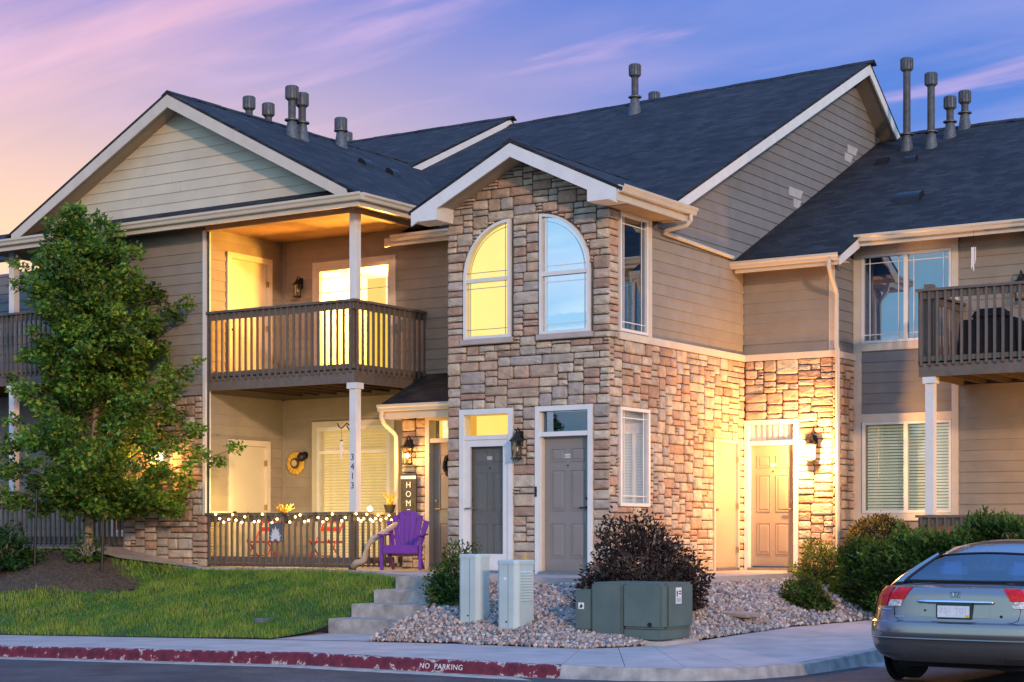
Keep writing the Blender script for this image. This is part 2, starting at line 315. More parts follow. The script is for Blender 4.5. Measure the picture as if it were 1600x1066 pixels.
# ------------------------------------------------------------------ mesh helpers
class FR:
    """wall frame: u along the wall, v up, n out of the wall"""
    def __init__(s, o, u, n): s.o = Vector(o); s.u = Vector(u); s.n = Vector(n); s.v = Vector((0, 0, 1))
    def p(s, u, v, n=0.0): return s.o + s.u * u + s.v * v + s.n * n
def front(Y): return FR((0, Y, 0), (1, 0, 0), (0, -1, 0))
def side(X): return FR((X, 0, 0), (0, 1, 0), (1, 0, 0))
IDF = FR((0, 0, 0), (1, 0, 0), (0, -1, 0))
class MB:
    def __init__(s): s.v = []; s.f = []; s.m = []; s.mats = []
    def _mi(s, m):
        if m is None: return 0
        if m not in s.mats: s.mats.append(m)
        return s.mats.index(m)
    def add(s, vs, fs, m=None):
        b = len(s.v); s.v += [tuple(x) for x in vs]; mi = s._mi(m)
        for f in fs: s.f.append([b + i for i in f]); s.m.append(mi)
        return s
    def hexa(s, p, m=None):
        return s.add(p, [(0, 3, 2, 1), (4, 5, 6, 7), (0, 1, 5, 4), (1, 2, 6, 5), (2, 3, 7, 6), (3, 0, 4, 7)], m)
    def box(s, fr, u0, u1, v0, v1, n0, n1, m=None):
        return s.hexa([fr.p(u0, v0, n0), fr.p(u1, v0, n0), fr.p(u1, v1, n0), fr.p(u0, v1, n0),
                       fr.p(u0, v0, n1), fr.p(u1, v0, n1), fr.p(u1, v1, n1), fr.p(u0, v1, n1)], m)
    def wbox(s, x0, x1, y0, y1, z0, z1, m=None): return s.box(IDF, x0, x1, z0, z1, -y1, -y0, m)
    def prism(s, fr, poly, n0, n1, m=None):
        k = len(poly); vs = [fr.p(u, v, n0) for u, v in poly] + [fr.p(u, v, n1) for u, v in poly]
        fs = [tuple(range(k - 1, -1, -1)), tuple(range(k, 2 * k))] + [(i, (i + 1) % k, k + (i + 1) % k, k + i) for i in range(k)]
        return s.add(vs, fs, m)
    def ext(s, prof, p0, p1, A, B, m=None, cap=True):
        p0, p1, A, B = map(Vector, (p0, p1, A, B)); k = len(prof)
        vs = [p0 + A * a + B * b for a, b in prof] + [p1 + A * a + B * b for a, b in prof]
        fs = [(i, (i + 1) % k, k + (i + 1) % k, k + i) for i in range(k)]
        if cap: fs += [tuple(range(k - 1, -1, -1)), tuple(range(k, 2 * k))]
        return s.add(vs, fs, m)
    def tube(s, pts, r, sides=8, m=None, cap=True):
        pts = [Vector(p) for p in pts]; n = len(pts); rs = r if isinstance(r, (list, tuple)) else [r] * n
        rings = []; ref = Vector((0.13, 0.37, 0.92))
        for i, p in enumerate(pts):
            d = (pts[min(i + 1, n - 1)] - pts[max(i - 1, 0)]).normalized()
            a = d.cross(ref)
            if a.length < 0.05: a = d.cross(Vector((1, 0, 0)))
            a.normalize(); b = d.cross(a)
            rings.append([p + (a * math.cos(2 * math.pi * k / sides) + b * math.sin(2 * math.pi * k / sides)) * rs[i] for k in range(sides)])
        vs = [q for ring in rings for q in ring]; fs = []
        for i in range(n - 1):
            for k in range(sides):
                fs.append((i * sides + k, i * sides + (k + 1) % sides, (i + 1) * sides + (k + 1) % sides, (i + 1) * sides + k))
        if cap: fs += [tuple(range(sides - 1, -1, -1)), tuple(range((n - 1) * sides, n * sides))]
        return s.add(vs, fs, m)
    def lathe(s, c, prof, sides=16, m=None, axis='z'):
        c = Vector(c); vs = []; fs = []; k = len(prof)
        for (r, h) in prof:
            for j in range(sides):
                a = 2 * math.pi * j / sides
                if axis == 'z': vs.append(c + Vector((r * math.cos(a), r * math.sin(a), h)))
                elif axis == 'y': vs.append(c + Vector((r * math.cos(a), h, r * math.sin(a))))
                else: vs.append(c + Vector((h, r * math.cos(a), r * math.sin(a))))
        for i in range(k - 1):
            for j in range(sides):
                fs.append((i * sides + j, i * sides + (j + 1) % sides, (i + 1) * sides + (j + 1) % sides, (i + 1) * sides + j))
        fs += [tuple(range(sides - 1, -1, -1)), tuple(range((k - 1) * sides, k * sides))]
        return s.add(vs, fs, m)
    def ball(s, c, r, m=None, seg=8, rings=5, sc=(1, 1, 1)):
        prof = []
        vs = []; fs = []; c = Vector(c)
        for i in range(rings + 1):
            t = math.pi * (i + 0.0) / rings; t = min(max(t, 0.02), math.pi - 0.02)
            for j in range(seg):
                a = 2 * math.pi * j / seg
                vs.append(c + Vector((r * sc[0] * math.sin(t) * math.cos(a), r * sc[1] * math.sin(t) * math.sin(a), r * sc[2] * math.cos(t))))
        for i in range(rings):
            for j in range(seg): fs.append((i * seg + j, (i + 1) * seg + j, (i + 1) * seg + (j + 1) % seg, i * seg + (j + 1) % seg))
        return s.add(vs, fs, m)
    def build(s, name, material=None, parent=None, local=False, smooth=False, bevel=0.0, autos=None, fix=True, kind=None):
        me = bpy.data.meshes.new(name); me.from_pydata(s.v, [], s.f)
        if material is not None and not s.mats: me.materials.append(MATS[material])
        else:
            for m in s.mats: me.materials.append(MATS[m])
            me.polygons.foreach_set('material_index', s.m)
        if fix or bevel:
            bm = bmesh.new(); bm.from_mesh(me); bmesh.ops.recalc_face_normals(bm, faces=bm.faces)
            if bevel:
                bmesh.ops.remove_doubles(bm, verts=bm.verts, dist=1e-5)
                bmesh.ops.bevel(bm, geom=[e for e in bm.edges if len(e.link_faces) == 2 and e.calc_face_angle(0) > 0.6], offset=bevel, segments=2, affect='EDGES', clamp_overlap=True)
            bm.to_mesh(me); bm.free()
        if smooth: me.polygons.foreach_set('use_smooth', [True] * len(me.polygons))
        if autos is not None: 
            me.polygons.foreach_set('use_smooth', [True] * len(me.polygons)); me.set_sharp_from_angle(angle=R_(autos))
        me.update()
        return link(name, me, parent, local, kind)
def link(name, me, parent=None, local=False, kind=None):
    o = bpy.data.objects.new(name, me); COL.objects.link(o)
    if parent is not None:
        o.parent = parent
        if not local:
            p = Vector((0, 0, 0)); q = parent
            while q is not None: p += q.location; q = q.parent
            o.location = -p
    if kind: o['kind'] = kind
    return o
def thing(name, label, cat, loc=(0, 0, 0), rz=0.0, group=None):
    o = bpy.data.objects.new(name, None); COL.objects.link(o); o.location = loc; o.rotation_euler = (0, 0, rz)
    o.empty_display_size = 0.2; o['label'] = label; o['category'] = cat
    if group: o['group'] = group
    return o
def tag(o, label, cat, group=None):
    o['label'] = label; o['category'] = cat
    if group: o['group'] = group
    return o
def struct(o): o['kind'] = 'structure'; return o
def text_obj(txt, size, material, parent, mtx, depth=0.004, local=True, name='lettering', align='CENTER', spacing=1.0):
    cu = bpy.data.curves.new('txt', 'FONT'); cu.body = txt; cu.size = size; cu.extrude = depth; cu.align_x = align; cu.align_y = 'CENTER'
    cu.space_character = spacing; cu.resolution_u = 3
    to = bpy.data.objects.new('txt', cu); COL.objects.link(to)
    bpy.context.view_layer.update()
    me = bpy.data.meshes.new_from_object(to.evaluated_get(bpy.context.evaluated_depsgraph_get()))
    bpy.data.objects.remove(to); me.name = name
    me.transform(mtx); me.materials.clear(); me.materials.append(MATS[material])
    return link(name, me, parent, local)
def face_mtx(fr, u, v, n):     # text lying on a wall frame
    o = fr.p(u, v, n)
    return Matrix(((fr.u.x, fr.v.x, fr.n.x, o.x), (fr.u.y, fr.v.y, fr.n.y, o.y), (fr.u.z, fr.v.z, fr.n.z, o.z), (0, 0, 0, 1)))
def bulk(name, base_v, base_f, pos, mats3, cols, material, parent=None, local=False, kind=None, smooth=False):
    """many copies of a small template in one mesh. pos (n,3), mats3 (n,3,3), cols (n,3)"""
    bv = np.array(base_v, float); n = len(pos); k = len(bv)
    V = np.einsum('nij,kj->nki', mats3, bv) + pos[:, None, :]
    me = bpy.data.meshes.new(name)
    fl = [len(f) for f in base_f]; nf = len(base_f); tot = sum(fl)
    idx = np.concatenate([np.array(f) for f in base_f])
    allidx = (idx[None, :] + (np.arange(n) * k)[:, None]).ravel()
    ls = np.cumsum([0] + fl[:-1]); starts = (ls[None, :] + (np.arange(n) * tot)[:, None]).ravel()
    me.vertices.add(n * k); me.vertices.foreach_set('co', V.ravel())
    me.loops.add(n * tot); me.loops.foreach_set('vertex_index', allidx.astype(np.int32))
    me.polygons.add(n * nf); me.polygons.foreach_set('loop_start', starts.astype(np.int32))
    me.update(calc_edges=True)
    ca = me.color_attributes.new('Col', 'FLOAT_COLOR', 'POINT')
    c4 = np.ones((n, k, 4)); c4[:, :, :3] = cols[:, None, :]
    ca.data.foreach_set('color', c4.ravel())
    me.materials.append(MATS[material])
    if smooth: me.polygons.foreach_set('use_smooth', [True] * len(me.polygons))
    me.validate(); me.update()
    return link(name, me, parent, local, kind)
def rand_rot(n, tilt=None):
    """random rotation matrices (n,3,3)"""
    q = rng.normal(size=(n, 4)); q /= np.linalg.norm(q, axis=1)[:, None]; w, x, y, z = q.T
    return np.stack([np.stack([1 - 2 * (y * y + z * z), 2 * (x * y - z * w), 2 * (x * z + y * w)], 1),
                     np.stack([2 * (x * y + z * w), 1 - 2 * (x * x + z * z), 2 * (y * z - x * w)], 1),
                     np.stack([2 * (x * z - y * w), 2 * (y * z + x * w), 1 - 2 * (x * x + y * y)], 1)], 1)

# ================================================================== GROUND
def zs(X, Y=-7.0): return -0.81 + 0.02 * min(max(X, -12.0), 0) + (0.022 * max(0.0, Y + 5.2) if X > 2.5 else 0.0)
def slab_z(X): return -0.05 + 0.05 * min(1, max(0, (-3.0 - X) / 2.0)) + 0.32 * min(1, max(0, (-7.9 - X) / 2.0))
def grid_mesh(name, P, material, smooth=True, kind='structure'):
    nu, nv = len(P), len(P[0]); vs = [tuple(q) for row in P for q in row]
    fs = [(i * nv + j, (i + 1) * nv + j, (i + 1) * nv + j + 1, i * nv + j + 1) for i in range(nu - 1) for j in range(nv - 1)]
    me = bpy.data.meshes.new(name); me.from_pydata(vs, [], fs); me.materials.append(MATS[material])
    if smooth: me.polygons.foreach_set('use_smooth', [True] * len(me.polygons))
    bm = bmesh.new(); bm.from_mesh(me); bmesh.ops.recalc_face_normals(bm, faces=bm.faces)
    if sum(f.normal.z for f in bm.faces) < 0: bmesh.ops.reverse_faces(bm, faces=bm.faces)
    bm.to_mesh(me); bm.free(); me.update()
    return link(name, me, None, False, kind)
xs = [-300, -60, -12, -9, -6, -3, 0, 3, 6, 12, 60, 300]; ys = [-300, -60, -20, -10, -4, 2, 10, 40, 300]
grid_mesh('street', [[(x, y, -0.96 + 0.02 * min(max(x, -12.0), 0) + 0.02 * min(max(x - 4.5, 0), 4)) for y in ys] for x in xs], 'asphalt', False)
FRONT = [(-24, -7.12), (-16, -7.12), (-12, -7.12), (-10.2, -7.12), (-8.4, -7.12), (-6.6, -7.12), (-4.8, -7.12), (-3.0, -7.12), (-1.2, -7.12), (0.6, -7.12), (2.4, -7.12), (3.55, -7.12),
         (4.3, -7.06), (4.9, -6.82), (5.35, -6.35), (5.6, -5.6), (5.65, -4.5), (5.62, -3), (5.6, -1), (5.6, 2.5)]
BACK = [(-24, -4.8), (-16, -4.8), (-12, -4.8), (-10.2, -4.8), (-8.4, -4.8), (-6.6, -4.8), (-4.8, -4.8), (-3.0, -4.8), (-1.2, -4.8), (0.6, -4.8), (1.7, -4.8), (2.35, -4.72),
        (2.75, -4.5), (3.0, -4.1), (3.12, -3.6), (3.2, -3.0), (3.2, -2.0), (3.25, -0.6), (3.5, 0.8), (4.2, 2.5)]
sw = thing('sidewalk', '', ''); del sw['label'], sw['category']; struct(sw)
mb = MB(); k = len(FRONT)
for i in range(k - 1):
    b0, b1, f0, f1 = BACK[i], BACK[i + 1], FRONT[i], FRONT[i + 1]
    def ins(a, b, t=0.004):
        d = math.hypot(b[0] - a[0], b[1] - a[1]); return (a[0] + (b[0] - a[0]) * t / d, a[1] + (b[1] - a[1]) * t / d)
    fp0, fp1 = ins(f0, b0, 0.15), ins(f1, b1, 0.15)
    q = [ins(b0, b1), ins(b1, b0), ins(fp1, fp0), ins(fp0, fp1)]
    m2 = MB(); top = [(x, y, zs(x, y)) for x, y in q]; bot = [(x, y, zs(x, y) - 0.12) for x, y in q]
    m2.hexa(bot + top); m2.build('sidewalk_panel', 'concrete', sw)
# kerb: rounded top, leaning face, gutter pan
def normal2(pts, i):
    a = pts[max(i - 1, 0)]; b = pts[min(i + 1, len(pts) - 1)]; d = Vector((b[0] - a[0], b[1] - a[1])).normalized()
    return Vector((d.y, -d.x))          # to the street side (right of travel)
def densify(pts, step=0.3):
    out = []
    for a, b in zip(pts[:-1], pts[1:]):
        n = max(1, int(math.hypot(b[0] - a[0], b[1] - a[1]) / step))
        for j in range(n): out.append((a[0] + (b[0] - a[0]) * j / n, a[1] + (b[1] - a[1]) * j / n))
    return out + [pts[-1]]
KP = densify(FRONT)
def kerb_strip(name, prof, pts, material, red=False):
    vs = []; fs = []; uv = []; k = len(prof)
    for i, (x, y) in enumerate(pts):
        n = normal2(pts, i); z = zs(x, y); w = 0.006 * math.sin(x * 9.0) + 0.005 * math.sin(x * 23.0 + 1)
        for a, b in prof: vs.append((x + n.x * (a + w * 0.4), y + n.y * (a + w * 0.4), z + b + (w * 0.5 if b > -0.05 else 0)))
    for i in range(len(pts) - 1):
        for j in range(k - 1): fs.append((i * k + j, (i + 1) * k + j, (i + 1) * k + j + 1, i * k + j + 1))
    me = bpy.data.meshes.new(name); me.from_pydata(vs, [], fs); me.materials.append(MATS[material])
    if red:
        ul = me.uv_layers.new(name='UVMap')
        for poly in me.polygons:
            for li in poly.loop_indices:
                vi = me.loops[li].vertex_index; ul.data[li].uv = (vi // k * 0.3, 1 - (vi % k) / (k - 1))
    bm = bmesh.new(); bm.from_mesh(me); bmesh.ops.recalc_face_normals(bm, faces=bm.faces)
    if sum(f.normal.z for f in bm.faces) < 0: bmesh.ops.reverse_faces(bm, faces=bm.faces)
    bm.to_mesh(me); bm.free(); me.polygons.foreach_set('use_smooth', [True] * len(me.polygons)); me.update()
    return me
prof = [(-0.147, -0.002), (-0.03, 0.0), (-0.012, -0.006), (0.0, -0.02), (0.03, -0.145), (0.05, -0.15), (0.34, -0.146), (0.345, -0.2)]
kb = link('kerb', kerb_strip('kerb', prof, KP, 'concrete_old'), None, False, 'structure')
RP = [p for p in KP if p[0] < 3.7 and p[1] < -7.0]
profr = [(-0.028, 0.003), (-0.010, -0.003), (0.003, -0.018), (0.010, -0.05), (0.018, -0.085), (0.026, -0.115), (0.034, -0.143)]
link('red_paint', kerb_strip('red_paint', profr, RP, 'kerb_red', True), kb)
# painted words on the kerb face
kx, kz = -0.40, 0.0
def kerb_text(txt, X, size, sp=1.0):
    lean = math.atan2(0.03, 0.125); z = zs(X) - 0.082
    m = Matrix.Translation((X, -7.12 - 0.0235, z)) @ Matrix.Rotation(R_(90) - lean, 4, 'X')
    t = text_obj(txt, size, 'paint_white', kb, m, 0.002, False, 'lettering', spacing=sp)
kerb_text('NO  PARKING', 2.0, 0.086, 1.1)

# concrete slab in front of the doors
SL = [(-7.9, -0.55), (-5.2, -0.55), (-4.4, -0.68), (-2.6, -1.53), (0.33, -1.52), (1.0, -0.8), (1.68, 0.02), (1.68, 2.7), (1.66, 4.66), (0.0, 4.66), (0.0, 0.0), (-2.94, 0.0), (-2.94, 0.89), (-4.6, 0.89), (-4.6, 1.69), (-7.9, 1.69)]
mb = MB(); kk = len(SL)
mb.add([(x, y, slab_z(x)) for x, y in SL] + [(x, y, slab_z(x) - 0.16) for x, y in SL],
       [tuple(range(kk)), tuple(range(2 * kk - 1, kk - 1, -1))] + [(i, kk + i, kk + (i + 1) % kk, (i + 1) % kk) for i in range(kk)])
struct(mb.build('entry_slab', 'concrete'))
# walk climbing to the left unit
struct(grid_mesh('side_path', [[(x, y, slab_z(x) - 0.004) for y in (max(-1.35, -0.56 - (-7.9 - x) * 0.8), -0.5, -0.4, 1.69)] for x in (-18, -14, -11, -9.9, -9.4, -8.9, -8.4, -7.905)], 'concrete', False))
mb = MB(); mb.add([(-3.3, -4.79, zs(-3.3) + .004), (-0.8, -4.79, zs(-.8) + .004), (-1.2, -3.6, -0.806), (-3.0, -3.4, -0.84)], [(0, 1, 2, 3)])
struct(mb.build('entry_path', 'concrete'))
st = thing('front_steps', 'weathered concrete steps climbing from the sidewalk beside the lawn', 'steps', (-1.9, -3.6, -0.81))
for i in range(4):
    y0 = -3.6 + 0.52 * i; zt = -0.62 + 0.19 * i - (0.001 if i == 3 else 0)
    mb = MB(); mb.wbox(-2.5 + 0.006 * i, -1.15 + 0.004 * i, y0, y0 + 0.56 if i < 3 else -1.53, -0.95 + 0.002 * i, zt)
    mb.build('step', 'concrete_old', st, bevel=0.012)

# lawn
def lawn_edge(X):
    if X < -5.2: return -0.56 if X > -7.9 else max(-1.36, -0.56 - (-7.9 - X) * 0.8)
    if X < -4.4: return -0.56 - (X + 5.2) / 0.8 * 0.13
    return -0.69 - (X + 4.4) / 1.8 * 0.85
def lawn_z(X, Y):
    ye = lawn_edge(X); t = min(1, max(0, (ye - Y) / (ye + 4.8))); top = slab_z(X) - 0.045; bot = zs(X) + 0.012
    zl = top + (bot - top) * (t ** 1.12); w = min(1, max(0, (X + 4.0) / 1.4)); w = w * w * (3 - 2 * w)
    zl += (float(np.interp(Y, [-4.8, -3.9, -3.45, -1.6], [-.845, -.80, -.70, -.12])) - zl) * w
    return zl + 0.02 * math.sin(X * 2.1 + Y * 1.3) * math.sin(math.pi * t) + 0.012 * math.sin(X * 5.3 - Y * 4.1) * math.sin(math.pi * t)
P = []
for i in range(90):
    X = -20 + 17.5 * (i / 89) ** 0.7
    X = min(X, -2.505); ye = lawn_edge(X); P.append([(X, ye + (-4.8 - ye) * j / 24, lawn_z(X, ye + (-4.8 - ye) * j / 24)) for j in range(25)])
lawn = grid_mesh('lawn', P, 'lawn_soil')
def in_bed(X, Y): return ((X + 10.0) / 2.0) ** 2 + ((Y + 2.25) / 1.0) ** 2 < 1 + 0.18 * math.sin(X * 3.1) + 0.12 * math.sin(Y * 5)
# mulch bed round the tree
vs = []; fs = []; nn = 40
P = []
for r in range(9):
    row = []
    for a in range(nn + 1):
        th = 2 * math.pi * a / nn; rr = (r / 8) * (1 + 0.12 * math.sin(3 * th) + 0.07 * math.sin(7 * th) + 0.05 * math.sin(13 * th))
        x = -10.0 + 2.0 * rr * math.cos(th); y = -2.25 + 1.0 * rr * math.sin(th); y = min(y, lawn_edge(x) - 0.01)
        row.append((x, y, lawn_z(x, y) + 0.012 + 0.03 * (1 - r / 8) + random.uniform(-.008, .008)))
    P.append(row)
grid_mesh('mulch_bed', P, 'mulch')
# grass
n = 62000
gx = rng.uniform(-16.5, -2.52, n); gt = rng.uniform(0, 1, n); gp = np.zeros((n, 3)); keep = np.ones(n, bool)
for i in range(n):
    x = gx[i]; ye = lawn_edge(x); y = ye + 0.01 + (-4.82 - ye) * gt[i]
    if in_bed(x, y) and random.random() > 0.03: keep[i] = False
    gp[i] = (x, y, lawn_z(x, y) - 0.004)
gp = gp[keep]; n = len(gp)
patch = np.sin(gp[:, 0] * 1.7 + 1) * np.sin(gp[:, 1] * 2.3) + 0.7 * np.sin(gp[:, 0] * 4.1 + gp[:, 1] * 3.0) * np.sin(gp[:, 0] * 1.1 - gp[:, 1] * 5.0) + 0.5 * np.sin(gp[:, 0] * 8.3 + 2 * np.sin(gp[:, 1] * 6))
h = rng.uniform(0.03, 0.085, n) * (1 + 0.30 * np.clip(patch, -1.4, 1.4)); ang = rng.uniform(0, 2 * np.pi, n); ln = rng.uniform(0.0, 0.75, n); w = rng.uniform(0.010, 0.018, n)
M3 = np.zeros((n, 3, 3)); M3[:, 0, 0] = np.cos(ang) * w; M3[:, 1, 0] = np.sin(ang) * w
la = ang + rng.normal(1.57, 0.8, n); M3[:, 0, 2] = np.cos(la) * ln * h; M3[:, 1, 2] = np.sin(la) * ln * h; M3[:, 2, 2] = h
M3[:, 0, 1] = -np.sin(ang) * 0.004; M3[:, 1, 1] = np.cos(ang) * 0.004
c1 = np.array([0.055, 0.19, 0.015]); c2 = np.array([0.26, 0.32, 0.04]); f = np.clip(rng.beta(2, 3, n) + 0.30 * patch, 0, 1)[:, None]
gc = c1 * (1 - f) + c2 * f; dry = rng.random(n) < 0.05; gc[dry] = (0.24, 0.20, 0.09)
g = bulk('grass', [(-.5, 0, 0), (.5, 0, 0), (.25, 0.2, .6), (0, 0, 1), (-.25, 0.2, .6)], [(0, 1, 2, 3, 4)], gp, M3, gc, 'grass_blade', kind='stuff')
g['label'] = 'short mown green grass on the sloping lawn'; g['category'] = 'grass'
# gravel bed
GI = [(-1.14, -1.53), (-0.4, -1.53), (0.33, -1.53), (0.7, -1.15), (1.0, -0.82), (1.69, 0.0), (1.69, 1.5), (1.69, 2.7), (1.69, 4.6)]
GO = [(-0.82, -4.8), (0.6, -4.8), (1.7, -4.8), (2.35, -4.72), (2.75, -4.5), (3.12, -3.6), (3.2, -2.0), (3.25, -0.6), (3.9, 1.8)]
def lerp2(a, b, t): return (a[0] + (b[0] - a[0]) * t, a[1] + (b[1] - a[1]) * t)
def gravel_p(s, t):
    i = min(int(s), len(GI) - 2); f = s - i; a = lerp2(GI[i], GI[i + 1], f); b = lerp2(GO[i], GO[i + 1], f); x, y = lerp2(a, b, t)
    zi = -0.15; zo = zs(b[0], b[1]) + 0.02
    return (x, y, zi + (zo - zi) * t ** 1.25 + 0.025 * math.sin(x * 3 + y * 2) * math.sin(math.pi * t))
P = [[gravel_p(s / 6, t / 20) for t in range(21)] for s in range(0, 6 * 8 + 1)]
grid_mesh('gravel_bed', P, 'gravel_base')
def gravel_z(x, y):
    best = None
    for s in range(0, 33):
        for t in range(0, 21):
            p = gravel_p(s / 4, t / 20); d = (p[0] - x) ** 2 + (p[1] - y) ** 2
            if best is None or d < best[0]: best = (d, p[2])
    return best[1]
ico = [(0, -.525731, .850651), (.850651, 0, .525731), (.850651, 0, -.525731), (-.850651, 0, -.525731), (-.850651, 0, .525731), (-.525731, .850651, 0), (.525731, .850651, 0), (.525731, -.850651, 0), (-.525731, -.850651, 0), (0, -.525731, -.850651), (0, .525731, -.850651), (0, .525731, .850651)]
icf = [(1, 11, 6), (1, 6, 2), (1, 2, 7), (1, 7, 0), (1, 0, 11), (4, 0, 8), (4, 8, 3), (4, 3, 5), (4, 5, 11), (4, 11, 0), (0, 7, 8), (7, 9, 8), (9, 3, 8), (3, 9, 10), (3, 10, 5), (5, 10, 6), (5, 6, 11), (6, 10, 2), (2, 10, 9), (2, 9, 7)]
n = 15000
pp = np.array([gravel_p(s, t) for s, t in zip(rng.uniform(0, 8, n), rng.beta(1.25, 0.95, n) * 1.012)])
sz_ = rng.uniform(0.016, 0.038, n) * (1 + 0.5 * (rng.random(n) < 0.06)); pp[:, 2] += sz_ * rng.uniform(0.0, 0.6, n)
ax = rand_rot(n) * np.stack([sz_, sz_ * rng.uniform(.65, 1, n), sz_ * rng.uniform(.45, .8, n)], 1)[:, None, :]
pal = np.array([(.46, .34, .26), (.54, .43, .35), (.32, .24, .20), (.38, .35, .33), (.19, .155, .14), (.62, .53, .45), (.45, .28, .20), (.24, .23, .23)])
pc = pal[rng.integers(0, len(pal), n)] * rng.uniform(.8, 1.15, n)[:, None]
g = bulk('gravel', ico, icf, pp, ax, pc, 'pebble', kind='stuff', smooth=True)
g['label'] = 'loose pink and grey river gravel covering the planting bed'; g['category'] = 'gravel'
# planting soil under the hedge
struct(grid_mesh('planting_soil', [[(1.69 + i * 1.2, 5.48 - j * 0.55 if i > 1 else max(5.48 - j * .55, 2.7), -0.20 - 0.045 * j - 0.02 * i) for j in range(9)] for i in range(8)], 'mulch'))

# ================================================================== BUILDING HELPERS
def breaks(a, b, edges, cell=None):
    e = sorted(set([a, b] + [x for x in edges if a + 1e-4 < x < b - 1e-4]))
    if cell is None: return e
    out = []
    for p, q in zip(e[:-1], e[1:]):
        n = max(1, round((q - p) / cell)); out += [p + (q - p) * i / n for i in range(n)]
    return out + [b]
def inside(u, v, ops): return any(o[0] < u < o[1] and o[2] < v < o[3] for o in ops)
def wall_panel(root, fr, u0, u1, v0, v1, ops, m, name='wall', n=0.0, top=None):
    """wall sheet with openings; top(u) = gable line (only used above v1)"""
    mb = MB(); ub = breaks(u0, u1, [x for o in ops for x in o[:2]]); vb = breaks(v0, v1, [x for o in ops for x in o[2:4]])
    for a, b in zip(ub[:-1], ub[1:]):
        for c, d in zip(vb[:-1], vb[1:]):
            if inside((a + b) / 2, (c + d) / 2, ops): continue
            mb.add([fr.p(a, c, n), fr.p(b, c, n), fr.p(b, d, n), fr.p(a, d, n)], [(0, 1, 2, 3)])
    if top: mb.add([fr.p(u, v, n) for u, v in top], [tuple(range(len(top)))])
    return mb.build(name, m, root, fix=False)
def stone_rects(u0, u1, v0, v1, ops, blocked=None, cu=0.058, cv=0.05, hs=(2, 2, 3, 3, 3, 4), ws=(4, 5, 5, 6, 6, 7, 8, 10)):
    ub = breaks(u0, u1, [x for o in ops for x in o[:2]], cu); vb = breaks(v0, v1, [x for o in ops for x in o[2:4]], cv)
    nu, nv = len(ub) - 1, len(vb) - 1
    occ = [[inside((ub[i] + ub[i + 1]) / 2, (vb[j] + vb[j + 1]) / 2, ops) or bool(blocked and blocked((ub[i] + ub[i + 1]) / 2, (vb[j] + vb[j + 1]) / 2)) for j in range(nv)] for i in range(nu)]
    out = []
    for j in range(nv):
        i = 0
        while i < nu:
            if occ[i][j]: i += 1; continue
            run = 0
            while i + run < nu and not occ[i + run][j]: run += 1
            w = min(random.choice(ws), run); h = random.choice(hs)
            if 6 <= run <= 9 and random.random() < .32: w = run // 2 + random.choice((-1, 0, 1))
            elif run - w in (1, 2): w = run if run <= 10 else w - 2
            h = min(h, max(1, w - 1)) if w < 5 else h
            if w == 4 and random.random() < .25: h += 1
            hh = 1
            while hh < h and j + hh < nv and all(not occ[i + q][j + hh] for q in range(w)): hh += 1
            if nv - (j + hh) == 1 and j + hh < nv and all(not occ[i + q][j + hh] for q in range(w)): hh += 1
            for a in range(w):
                for b in range(hh): occ[i + a][j + b] = True
            out.append((ub[i], ub[i + w], vb[j], vb[j + hh])); i += w
    return out
def stone_mesh(mb, fr, r, m, gap=0.007, depth=0.045):
    u0, u1, v0, v1 = r[0] + gap, r[1] - gap, r[2] + gap, r[3] - gap
    if u1 - u0 < 0.01 or v1 - v0 < 0.01: return
    d = depth * random.uniform(0.6, 1.15); J = lambda a: random.uniform(-a, a); s = min(u1 - u0, v1 - v0)
    um, vm = (u0 + u1) / 2 + J(.2) * (u1 - u0), (v0 + v1) / 2 + J(.2) * (v1 - v0); c = min(0.16 * s, 0.025)
    base = [(u0 + c, v0), (um, v0), (u1 - c, v0 + J(.004)), (u1, v0 + c), (u1, vm), (u1, v1 - c), (u1 - c, v1), (um, v1), (u0 + c, v1), (u0, v1 - c), (u0, vm), (u0, v0 + c)]
    k = len(base); cu, cv = (u0 + u1) / 2, (v0 + v1) / 2
    b2 = [(u + J(.004), v + J(.004)) for u, v in base]; b2 = [(min(max(u, u0), u1), min(max(v, v0), v1)) for u, v in b2]
    t = min(0.30, 0.028 / s + 0.05)
    b3 = [(u + (cu - u) * t + J(.006), v + (cv - v) * t + J(.006)) for u, v in b2]
    V = [fr.p(u, v, -0.004) for u, v in b2] + [fr.p(u, v, d * 0.62 + J(.005)) for u, v in b2] + [fr.p(u, v, d + J(.007)) for u, v in b3] + [fr.p(cu + J(.2) * s, cv + J(.2) * s, d + random.uniform(.0, .012))]
    F = []
    for i in range(k):
        q = (i + 1) % k; F += [(i, q, k + q, k + i), (k + i, k + q, 2 * k + q, 2 * k + i), (2 * k + i, 2 * k + q, 3 * k)]
    mb.add(V, F, m)
def lay_stones(root, fills, limit=300, weights=None):
    """fills: list of (frame, rect, weight). The largest become single stones, the rest one joined part"""
    it = sorted(fills, key=lambda a: -(a[1][1] - a[1][0]) * (a[1][3] - a[1][2]) * a[2])
    rest = MB()
    for i, (fr, r, w) in enumerate(it):
        m = random.choice(STONES)
        if i < limit:
            mb = MB(); stone_mesh(mb, fr, r, m)
            if mb.v: mb.build('stone', m, root, fix=False)
        else: stone_mesh(rest, fr, r, m)
    if rest.v:
        o = rest.build('stone_veneer', None, root, fix=False); o['kind'] = 'stuff'
